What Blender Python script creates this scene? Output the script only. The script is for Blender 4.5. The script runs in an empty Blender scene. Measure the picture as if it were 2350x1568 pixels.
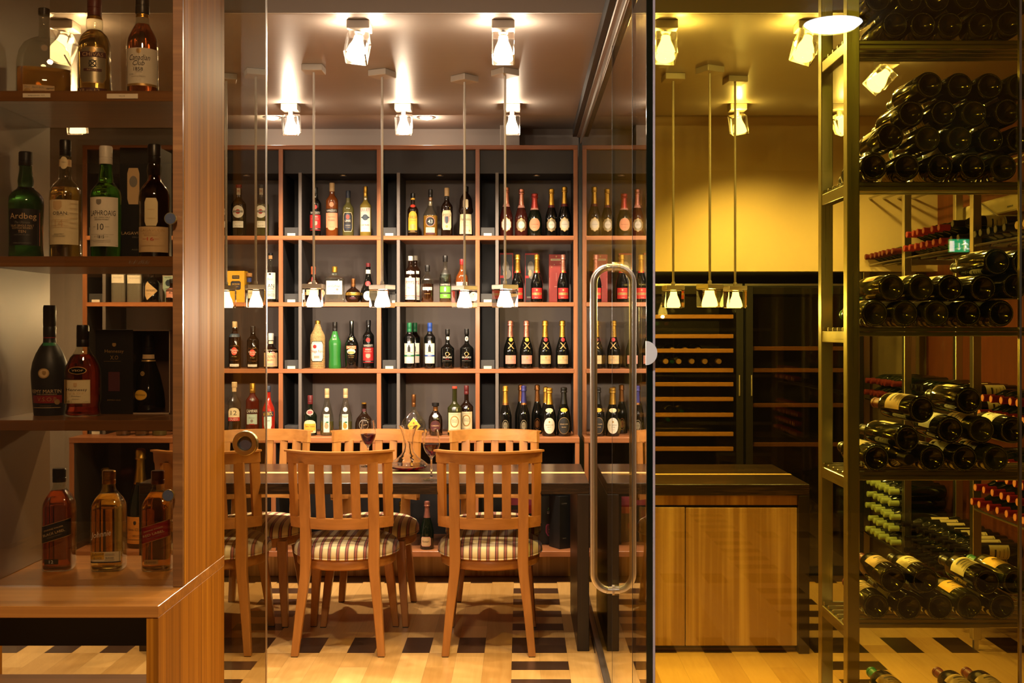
import bpy, bmesh, math, random
from mathutils import Vector, Matrix, Euler
random.seed(7)
PI = math.pi
sc = bpy.context.scene
COL = sc.collection
F, CX, CY, H = 2530.0, 1195.0, 755.0, 1.437      # focal length (px), principal point, eye height
def X(px, Y): return (px - CX) * Y / F
def Z(py, Y): return H - (py - CY) * Y / F

# ------------------------------------------------------------------ meshes
class MB:
    def __init__(s): s.v = []; s.f = []; s.m = []; s.s = []
    def add(s, vs, fs, m=0, sm=False, M=None):
        b = len(s.v)
        if M is not None: vs = [tuple(M @ Vector(p)) for p in vs]
        s.v += [tuple(p) for p in vs]
        for f in fs:
            s.f.append([b + i for i in f]); s.m.append(m); s.s.append(sm)
        return s
    def box(s, x0, x1, y0, y1, z0, z1, m=0, b=0.0, M=None):
        if x1 < x0: x0, x1 = x1, x0
        if y1 < y0: y0, y1 = y1, y0
        if z1 < z0: z0, z1 = z1, z0
        b = min(b, (x1-x0)*.3, (y1-y0)*.3, (z1-z0)*.3)
        if b <= 0:
            vs = [(x, y, z) for z in (z0, z1) for y in (y0, y1) for x in (x0, x1)]
            fs = [(0,2,3,1),(4,5,7,6),(0,1,5,4),(2,6,7,3),(0,4,6,2),(1,3,7,5)]
            return s.add(vs, fs, m, False, M)
        vs = []; idx = {}
        for i, (xx, sx) in enumerate(((x0, 1), (x1, -1))):
            for j, (yy, sy) in enumerate(((y0, 1), (y1, -1))):
                for k, (zz, sz) in enumerate(((z0, 1), (z1, -1))):
                    idx[i,j,k,0] = len(vs); vs.append((xx, yy+sy*b, zz+sz*b))
                    idx[i,j,k,1] = len(vs); vs.append((xx+sx*b, yy, zz+sz*b))
                    idx[i,j,k,2] = len(vs); vs.append((xx+sx*b, yy+sy*b, zz))
        fs = []
        for i in (0, 1):
            q = [idx[i,0,0,0], idx[i,1,0,0], idx[i,1,1,0], idx[i,0,1,0]]; fs.append(q if i else q[::-1])
            q = [idx[0,i,0,1], idx[0,i,1,1], idx[1,i,1,1], idx[1,i,0,1]]; fs.append(q if i else q[::-1])
            q = [idx[0,0,i,2], idx[1,0,i,2], idx[1,1,i,2], idx[0,1,i,2]]; fs.append(q if i else q[::-1])
        for a in (0, 1):
            for c in (0, 1):
                fs.append([idx[a,c,0,0], idx[a,c,1,0], idx[a,c,1,1], idx[a,c,0,1]])
                fs.append([idx[a,0,c,0], idx[a,1,c,0], idx[a,1,c,2], idx[a,0,c,2]])
                fs.append([idx[0,a,c,1], idx[1,a,c,1], idx[1,a,c,2], idx[0,a,c,2]])
        for i in (0,1):
            for j in (0,1):
                for k in (0,1):
                    fs.append([idx[i,j,k,0], idx[i,j,k,1], idx[i,j,k,2]])
        return s.add(vs, fs, m, False, M)
    def lathe(s, prof, n=20, m=0, ex=2.0, sy=1.0, c=(0,0,0), M=None, cap=True):
        """profile [(r,z)] from bottom to top, revolved about z (ex = superellipse power, sy = depth ratio)"""
        vs = []; fs = []
        for (r, z) in prof:
            for i in range(n):
                a = 2*PI*i/n; si, co = math.sin(a), -math.cos(a)
                k = 1.0 if ex == 2 else 1.0/((abs(si)**ex + abs(co)**ex)**(1/ex))
                vs.append((c[0]+r*k*si, c[1]+r*k*co*sy, c[2]+z))
        for j in range(len(prof)-1):
            for i in range(n):
                i2 = (i+1) % n
                fs.append((j*n+i, j*n+i2, (j+1)*n+i2, (j+1)*n+i))
        if cap:
            if prof[0][0] > 1e-6: fs.append(tuple(range(n-1, -1, -1)))
            if prof[-1][0] > 1e-6: fs.append(tuple((len(prof)-1)*n+i for i in range(n)))
        return s.add(vs, fs, m, True, M)
    def tube(s, pts, r, n=10, m=0, closed=False, M=None):
        pts = [Vector(p) for p in pts]; N = len(pts); vs = []; fs = []
        rr = r if isinstance(r, (list, tuple)) else [r]*N
        prev = None
        for i, p in enumerate(pts):
            if closed: t = (pts[(i+1) % N] - pts[i-1]).normalized()
            else: t = (pts[min(i+1, N-1)] - pts[max(i-1, 0)]).normalized()
            if prev is None:
                u = t.cross(Vector((0,0,1)))
                if u.length < 1e-4: u = t.cross(Vector((0,1,0)))
                u.normalize()
            else:
                u = prev - t*prev.dot(t); u.normalize()
            prev = u; w = t.cross(u)
            for k in range(n):
                a = 2*PI*k/n; vs.append(p + rr[i]*(math.cos(a)*u + math.sin(a)*w))
        L = N if closed else N-1
        for i in range(L):
            for k in range(n):
                k2 = (k+1) % n; j = (i+1) % N
                fs.append((i*n+k, i*n+k2, j*n+k2, j*n+k))
        if not closed:
            fs.append(tuple(range(n-1,-1,-1))); fs.append(tuple((N-1)*n+k for k in range(n)))
        return s.add(vs, fs, m, True, M)
    def loft(s, loops, m=0, sm=False, M=None, closed=False):
        n = len(loops[0]); vs = [p for l in loops for p in l]; fs = []
        L = len(loops) if closed else len(loops)-1
        for i in range(L):
            j = (i+1) % len(loops)
            for k in range(n):
                k2 = (k+1) % n
                fs.append((i*n+k, i*n+k2, j*n+k2, j*n+k))
        if not closed:
            fs.append(tuple(range(n-1,-1,-1))); fs.append(tuple((len(loops)-1)*n+k for k in range(n)))
        return s.add(vs, fs, m, sm, M)
    def beam(s, pts, m=0, b=.003):
        """near-vertical member: pts = [(x,y,z,hx,hy)]"""
        loops = []
        for (x, y, z, hx, hy) in pts:
            c = min(b, hx*.4, hy*.4)
            loops.append([(x-hx+c,y-hy,z),(x+hx-c,y-hy,z),(x+hx,y-hy+c,z),(x+hx,y+hy-c,z),
                          (x+hx-c,y+hy,z),(x-hx+c,y+hy,z),(x-hx,y+hy-c,z),(x-hx,y-hy+c,z)])
        return s.loft(loops, m, True)
    def prism(s, poly, y0, y1, m=0, M=None):
        n = len(poly); vs = [(x, y0, z) for x, z in poly] + [(x, y1, z) for x, z in poly]
        fs = [tuple(range(n)), tuple(range(2*n-1, n-1, -1))] + [(i, i+n, (i+1) % n + n, (i+1) % n) for i in range(n)]
        return s.add(vs, fs, m, False, M)
    def build(s, name, mats, parent=None, loc=None, rot=None, angle=38, fix=False):
        me = bpy.data.meshes.new(name)
        me.from_pydata(s.v, [], s.f)
        if not isinstance(mats, (list, tuple)): mats = [mats]
        for mt in mats: me.materials.append(mt)
        me.polygons.foreach_set('material_index', s.m)
        me.polygons.foreach_set('use_smooth', s.s)
        if fix:
            bm = bmesh.new(); bm.from_mesh(me); bmesh.ops.recalc_face_normals(bm, faces=bm.faces); bm.to_mesh(me); bm.free()
        me.update()
        if any(s.s): me.set_sharp_from_angle(angle=math.radians(angle))
        o = bpy.data.objects.new(name, me); COL.objects.link(o)
        if parent: o.parent = parent
        if loc: o.location = loc
        if rot: o.rotation_euler = rot
        return o

def tag(o, label=None, cat=None, group=None, kind=None):
    if label: o['label'] = label
    if cat: o['category'] = cat
    if group: o['group'] = group
    if kind: o['kind'] = kind
    return o
def thing(name, label, cat, loc=(0,0,0), rot=(0,0,0), group=None, kind=None):
    o = bpy.data.objects.new(name, None); COL.objects.link(o)
    o.empty_display_size = .05
    o.location = loc; o.rotation_euler = rot
    return tag(o, label, cat, group, kind)
def boxpart(name, mat, parent, *a, b=0.0015, loc=None, rot=None):
    return MB().box(*a, b=b).build(name, mat, parent, loc, rot)
def dup(root, loc, rot=None, label=None, group=None, parent=None):
    r = root.copy(); COL.objects.link(r)
    if parent: r.parent = parent
    if loc is not None: r.location = loc
    if rot is not None: r.rotation_euler = rot
    if label: r['label'] = label
    if group: r['group'] = group
    for ch in list(root.children):
        dup(ch, None, None, None, None, r)
    return r

# ------------------------------------------------------------------ materials
def lin(h):
    if isinstance(h, str):
        h = h.lstrip('#'); c = [int(h[i:i+2], 16)/255 for i in (0, 2, 4)]
        return tuple(((x/12.92) if x <= .04045 else ((x+.055)/1.055)**2.4) for x in c) + (1,)
    return tuple(h) + ((1,) if len(h) == 3 else ())
def new(name):
    m = bpy.data.materials.new(name); m.use_nodes = True
    nt = m.node_tree
    return m, nt, nt.nodes, nt.links, nt.nodes['Principled BSDF']
_mc = {}
def plain(name, col, rough=.5, metal=0, spec=.5, coat=0, emit=None, es=0, var=.06, vs=40, bump=0):
    if name in _mc: return _mc[name]
    m, nt, N, L, p = new(name)
    c = lin(col)
    tc = N.new('ShaderNodeTexCoord'); no = N.new('ShaderNodeTexNoise'); no.inputs['Scale'].default_value = vs
    no.inputs['Detail'].default_value = 3
    L.new(tc.outputs['Object'], no.inputs['Vector'])
    r = N.new('ShaderNodeMapRange'); r.inputs['To Min'].default_value = 1-var; r.inputs['To Max'].default_value = 1+var
    L.new(no.outputs['Fac'], r.inputs['Value'])
    mx = N.new('ShaderNodeVectorMath'); mx.operation = 'SCALE'; mx.inputs[0].default_value = c[:3]
    L.new(r.outputs['Result'], mx.inputs['Scale'])
    L.new(mx.outputs['Vector'], p.inputs['Base Color'])
    p.inputs['Roughness'].default_value = rough; p.inputs['Metallic'].default_value = metal
    p.inputs['Specular IOR Level'].default_value = spec; p.inputs['Coat Weight'].default_value = coat
    p.inputs['Coat Roughness'].default_value = .05
    if emit:
        p.inputs['Emission Color'].default_value = lin(emit); p.inputs['Emission Strength'].default_value = es
    if bump:
        b = N.new('ShaderNodeBump'); b.inputs['Strength'].default_value = bump; b.inputs['Distance'].default_value = .002
        L.new(no.outputs['Fac'], b.inputs['Height']); L.new(b.outputs['Normal'], p.inputs['Normal'])
    _mc[name] = m
    return m
def wood(name, c1, c2, c3=None, axis='z', fine=70, along=1.6, rough=.38, coat=.15, bands=0, spec=.4, stripe=0):
    """streaky timber, grain running along the given axis"""
    m, nt, N, L, p = new(name)
    tc = N.new('ShaderNodeTexCoord'); oi = N.new('ShaderNodeObjectInfo')
    off = N.new('ShaderNodeVectorMath'); off.operation = 'SCALE'; off.inputs[0].default_value = (13.7, 9.1, 17.3)
    L.new(oi.outputs['Random'], off.inputs['Scale'])
    ad = N.new('ShaderNodeVectorMath'); L.new(tc.outputs['Object'], ad.inputs[0]); L.new(off.outputs['Vector'], ad.inputs[1])
    def mapped(f, a):
        mp = N.new('ShaderNodeMapping'); sc_ = {'x': (a, f, f), 'y': (f, a, f), 'z': (f, f, a)}[axis]
        mp.inputs['Scale'].default_value = sc_; L.new(ad.outputs['Vector'], mp.inputs['Vector'])
        return mp
    def noise(f, a, det=4, dist=.3):
        mp = mapped(f, a); no = N.new('ShaderNodeTexNoise'); no.inputs['Scale'].default_value = 1
        no.inputs['Detail'].default_value = det; no.inputs['Distortion'].default_value = dist
        L.new(mp.outputs['Vector'], no.inputs['Vector']); return no
    n1 = noise(fine, along); n2 = noise(fine*.14, along*.5, 2, .6)
    mix = N.new('ShaderNodeMath'); mix.operation = 'ADD'
    h1 = N.new('ShaderNodeMath'); h1.operation = 'MULTIPLY'; h1.inputs[1].default_value = .55; L.new(n1.outputs['Fac'], h1.inputs[0])
    if bands:
        k = N.new('ShaderNodeMath'); k.operation = 'MULTIPLY'; k.inputs[1].default_value = bands; L.new(n2.outputs['Fac'], k.inputs[0])
        pp = N.new('ShaderNodeMath'); pp.operation = 'PINGPONG'; pp.inputs[1].default_value = 1; L.new(k.outputs[0], pp.inputs[0])
        src = pp.outputs[0]
    else: src = n2.outputs['Fac']
    h2 = N.new('ShaderNodeMath'); h2.operation = 'MULTIPLY'; h2.inputs[1].default_value = .45; L.new(src, h2.inputs[0])
    L.new(h1.outputs[0], mix.inputs[0]); L.new(h2.outputs[0], mix.inputs[1])
    cr = N.new('ShaderNodeValToRGB'); e = cr.color_ramp.elements
    e[0].position = .33; e[0].color = lin(c1); e[1].position = .68; e[1].color = lin(c2)
    if c3: x = cr.color_ramp.elements.new(.52); x.color = lin(c3)
    L.new(mix.outputs[0], cr.inputs['Fac']); L.new(cr.outputs['Color'], p.inputs['Base Color'])
    p.inputs['Roughness'].default_value = rough; p.inputs['Coat Weight'].default_value = coat; p.inputs['Coat Roughness'].default_value = .18
    p.inputs['Specular IOR Level'].default_value = spec
    b = N.new('ShaderNodeBump'); b.inputs['Strength'].default_value = .08; b.inputs['Distance'].default_value = .002
    L.new(n1.outputs['Fac'], b.inputs['Height']); L.new(b.outputs['Normal'], p.inputs['Normal'])
    return m
def brushed(name, col, rough=.3, axis='x', metal=1.0, aniso=0):
    m, nt, N, L, p = new(name)
    tc = N.new('ShaderNodeTexCoord'); mp = N.new('ShaderNodeMapping')
    mp.inputs['Scale'].default_value = {'x': (2, 260, 260), 'y': (260, 2, 260), 'z': (260, 260, 2)}[axis]
    no = N.new('ShaderNodeTexNoise'); no.inputs['Scale'].default_value = 1; no.inputs['Detail'].default_value = 2
    L.new(tc.outputs['Object'], mp.inputs['Vector']); L.new(mp.outputs['Vector'], no.inputs['Vector'])
    r = N.new('ShaderNodeMapRange'); r.inputs['To Min'].default_value = rough*.75; r.inputs['To Max'].default_value = rough*1.3
    L.new(no.outputs['Fac'], r.inputs['Value']); L.new(r.outputs['Result'], p.inputs['Roughness'])
    p.inputs['Base Color'].default_value = lin(col); p.inputs['Metallic'].default_value = metal
    p.inputs['Anisotropic'].default_value = aniso
    return m
def pane(name, tint, refl=1.0, ior=1.5, rough=0.0, base=0.0):
    """sheet glass: Fresnel mirror over tinted see-through"""
    m, nt, N, L, p = new(name); N.remove(p)
    out = N['Material Output']
    tr = N.new('ShaderNodeBsdfTransparent'); tr.inputs['Color'].default_value = lin(tint)
    gl = N.new('ShaderNodeBsdfGlossy'); gl.inputs['Roughness'].default_value = rough
    gl.inputs['Color'].default_value = (refl, refl, refl, 1)
    fr = N.new('ShaderNodeFresnel'); fr.inputs['IOR'].default_value = ior
    geo = N.new('ShaderNodeNewGeometry')
    # the back face of a sheet mirrors as the front does
    i2 = N.new('ShaderNodeMix'); i2.data_type = 'FLOAT'; i2.inputs[2].default_value = ior; i2.inputs[3].default_value = 1/ior
    L.new(geo.outputs['Backfacing'], i2.inputs[0])
    inv = N.new('ShaderNodeMath'); inv.operation = 'SUBTRACT'; inv.inputs[0].default_value = 1; L.new(geo.outputs['Backfacing'], inv.inputs[1])
    L.new(i2.outputs[0], fr.inputs['IOR'])
    lw = N.new('ShaderNodeLayerWeight'); lw.inputs['Blend'].default_value = .5
    dot = N.new('ShaderNodeVectorMath'); dot.operation = 'DOT_PRODUCT'
    L.new(geo.outputs['Normal'], dot.inputs[0]); L.new(geo.outputs['Incoming'], dot.inputs[1])
    ab = N.new('ShaderNodeMath'); ab.operation = 'ABSOLUTE'; L.new(dot.outputs['Value'], ab.inputs[0])
    om = N.new('ShaderNodeMath'); om.operation = 'SUBTRACT'; om.inputs[0].default_value = 1; L.new(ab.outputs[0], om.inputs[1])
    pw = N.new('ShaderNodeMath'); pw.operation = 'POWER'; pw.inputs[1].default_value = 5; L.new(om.outputs[0], pw.inputs[0])
    f0 = ((ior-1)/(ior+1))**2 + base
    mr = N.new('ShaderNodeMapRange'); mr.inputs['To Min'].default_value = f0; mr.inputs['To Max'].default_value = 1.0
    L.new(pw.outputs[0], mr.inputs['Value'])
    mx = N.new('ShaderNodeMixShader'); L.new(mr.outputs['Result'], mx.inputs['Fac'])
    L.new(tr.outputs[0], mx.inputs[1]); L.new(gl.outputs[0], mx.inputs[2]); L.new(mx.outputs[0], out.inputs['Surface'])
    for nd in (fr, i2, inv, lw): N.remove(nd)
    return m
def liquid(name, col, ior=1.33, rough=0.0):
    m, nt, N, L, p = new(name)
    p.inputs['Base Color'].default_value = lin(col); p.inputs['Transmission Weight'].default_value = 1
    p.inputs['Roughness'].default_value = rough; p.inputs['IOR'].default_value = ior
    return m
def gloss_dark(name, col, rough=.06, spec=.6):
    m, nt, N, L, p = new(name)
    p.inputs['Base Color'].default_value = lin(col); p.inputs['Roughness'].default_value = rough
    p.inputs['Specular IOR Level'].default_value = spec
    return m
def emis(name, col, s):
    m, nt, N, L, p = new(name)
    p.inputs['Base Color'].default_value = lin('#fff4e4'); p.inputs['Roughness'].default_value = .4
    p.inputs['Emission Color'].default_value = lin(col); p.inputs['Emission Strength'].default_value = s
    return m

def floor_mat():
    m, nt, N, L, p = new('parquet')
    geo = N.new('ShaderNodeNewGeometry'); sp = N.new('ShaderNodeSeparateXYZ'); L.new(geo.outputs['Position'], sp.inputs[0])
    def M(op, a, b=None, c=None):
        n = N.new('ShaderNodeMath'); n.operation = op
        for i, v in enumerate((a, b, c)):
            if v is None: continue
            if isinstance(v, (int, float)): n.inputs[i].default_value = v
            else: L.new(v, n.inputs[i])
        return n.outputs[0]
    u = .122
    gx = M('DIVIDE', M('ADD', sp.outputs['X'], .039 + 11*u*8), u); gy = M('DIVIDE', M('ADD', sp.outputs['Y'], -4.886 + 11*u*8), u)
    cx = M('MODULO', gx, 11); cy = M('MODULO', gy, 11)
    fx = M('FLOOR', gx); fy = M('FLOOR', gy)
    inx = M('LESS_THAN', cx, 2); iny = M('LESS_THAN', cy, 2)
    ox = M('MODULO', M('FLOOR', cx), 2); oy = M('MODULO', M('FLOOR', cy), 2)
    dark = M('MAXIMUM', M('MAXIMUM', M('MULTIPLY', inx, iny), M('MULTIPLY', inx, oy)), M('MULTIPLY', iny, ox))
    band = M('MULTIPLY', M('GREATER_THAN', sp.outputs['Y'], 6.26), M('LESS_THAN', sp.outputs['Y'], 6.5))
    dark = M('MAXIMUM', dark, band)
    # plank id: strips running into the room, each with its own tint
    wn = N.new('ShaderNodeTexWhiteNoise'); wn.noise_dimensions = '3D'
    cb = N.new('ShaderNodeCombineXYZ')
    L.new(M('FLOOR', M('DIVIDE', fx, 1)), cb.inputs[0])
    stag = M('MULTIPLY', M('MODULO', fx, 3), 3.7)
    fieldy = M('FLOOR', M('DIVIDE', M('ADD', gy, stag), 9))
    L.new(M('ADD', M('MULTIPLY', fieldy, M('SUBTRACT', 1, M('MAXIMUM', inx, iny))), M('MULTIPLY', fy, M('MAXIMUM', inx, iny))), cb.inputs[1])
    L.new(cb.outputs[0], wn.inputs['Vector'])
    mp = N.new('ShaderNodeMapping'); mp.inputs['Scale'].default_value = (38, 3, 1); L.new(geo.outputs['Position'], mp.inputs['Vector'])
    av = N.new('ShaderNodeVectorMath'); L.new(mp.outputs['Vector'], av.inputs[0]); L.new(wn.outputs['Color'], av.inputs[1])
    no = N.new('ShaderNodeTexNoise'); no.inputs['Scale'].default_value = 1; no.inputs['Detail'].default_value = 5; no.inputs['Distortion'].default_value = 1.2
    L.new(av.outputs['Vector'], no.inputs['Vector'])
    val = M('ADD', M('MULTIPLY', wn.outputs['Value'], .55), M('MULTIPLY', no.outputs['Fac'], .5))
    r1 = N.new('ShaderNodeValToRGB'); e = r1.color_ramp.elements
    e[0].position = .2; e[0].color = lin('#b58646'); e[1].position = .85; e[1].color = lin('#ddb06c')
    L.new(val, r1.inputs['Fac'])
    r2 = N.new('ShaderNodeValToRGB'); e = r2.color_ramp.elements
    e[0].position = .2; e[0].color = lin('#2c1d14'); e[1].position = .85; e[1].color = lin('#4b3424')
    L.new(val, r2.inputs['Fac'])
    # hairline joints
    ex = M('LESS_THAN', M('ABSOLUTE', M('SUBTRACT', M('FRACT', gx), .5)), .492)
    mx = N.new('ShaderNodeMix'); mx.data_type = 'RGBA'
    L.new(dark, mx.inputs[0]); L.new(r1.outputs['Color'], mx.inputs[6]); L.new(r2.outputs['Color'], mx.inputs[7])
    j = N.new('ShaderNodeVectorMath'); j.operation = 'SCALE'; L.new(mx.outputs[2], j.inputs[0])
    L.new(M('ADD', .72, M('MULTIPLY', ex, .28)), j.inputs['Scale'])
    L.new(j.outputs['Vector'], p.inputs['Base Color'])
    p.inputs['Roughness'].default_value = .33; p.inputs['Coat Weight'].default_value = .25; p.inputs['Coat Roughness'].default_value = .2
    return m
def stripe_mat():
    m, nt, N, L, p = new('striped_upholstery')
    tc = N.new('ShaderNodeTexCoord'); sp = N.new('ShaderNodeSeparateXYZ'); L.new(tc.outputs['Object'], sp.inputs[0])
    a = N.new('ShaderNodeMath'); a.operation = 'DIVIDE'; a.inputs[1].default_value = .0385
    ad = N.new('ShaderNodeMath'); ad.operation = 'ADD'; ad.inputs[1].default_value = 10; L.new(sp.outputs['X'], ad.inputs[0])
    L.new(ad.outputs[0], a.inputs[0])
    fr = N.new('ShaderNodeMath'); fr.operation = 'FRACT'; L.new(a.outputs[0], fr.inputs[0])
    cr = N.new('ShaderNodeValToRGB'); cr.color_ramp.interpolation = 'CONSTANT'
    e = cr.color_ramp.elements
    e[0].position = 0; e[0].color = lin('#d5c08c'); e[1].position = .44; e[1].color = lin('#4a2420')
    for pos, c in ((.52, '#93553f'), (.74, '#4a2420'), (.82, '#d5c08c'), (.86, '#8f7a50'), (.89, '#d5c08c')):
        x = e.new(pos); x.color = lin(c)
    L.new(fr.outputs[0], cr.inputs['Fac']); L.new(cr.outputs['Color'], p.inputs['Base Color'])
    p.inputs['Roughness'].default_value = .75; p.inputs['Sheen Weight'].default_value = .2
    no = N.new('ShaderNodeTexNoise'); no.inputs['Scale'].default_value = 900; L.new(tc.outputs['Object'], no.inputs['Vector'])
    b = N.new('ShaderNodeBump'); b.inputs['Strength'].default_value = .15; b.inputs['Distance'].default_value = .001
    L.new(no.outputs['Fac'], b.inputs['Height']); L.new(b.outputs['Normal'], p.inputs['Normal'])
    return m
def straw_mat():
    m, nt, N, L, p = new('woven_straw')
    tc = N.new('ShaderNodeTexCoord'); w = N.new('ShaderNodeTexWave'); w.bands_direction = 'Z'
    w.inputs['Scale'].default_value = 55; w.inputs['Distortion'].default_value = 3; w.inputs['Detail Scale'].default_value = 6
    L.new(tc.outputs['Object'], w.inputs['Vector'])
    cr = N.new('ShaderNodeValToRGB'); e = cr.color_ramp.elements; e[0].color = lin('#6e4d24'); e[1].color = lin('#d1ab6c')
    L.new(w.outputs['Fac'], cr.inputs['Fac']); L.new(cr.outputs['Color'], p.inputs['Base Color']); p.inputs['Roughness'].default_value = .8
    b = N.new('ShaderNodeBump'); b.inputs['Strength'].default_value = .6; b.inputs['Distance'].default_value = .003
    L.new(w.outputs['Fac'], b.inputs['Height']); L.new(b.outputs['Normal'], p.inputs['Normal'])
    return m

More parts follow.
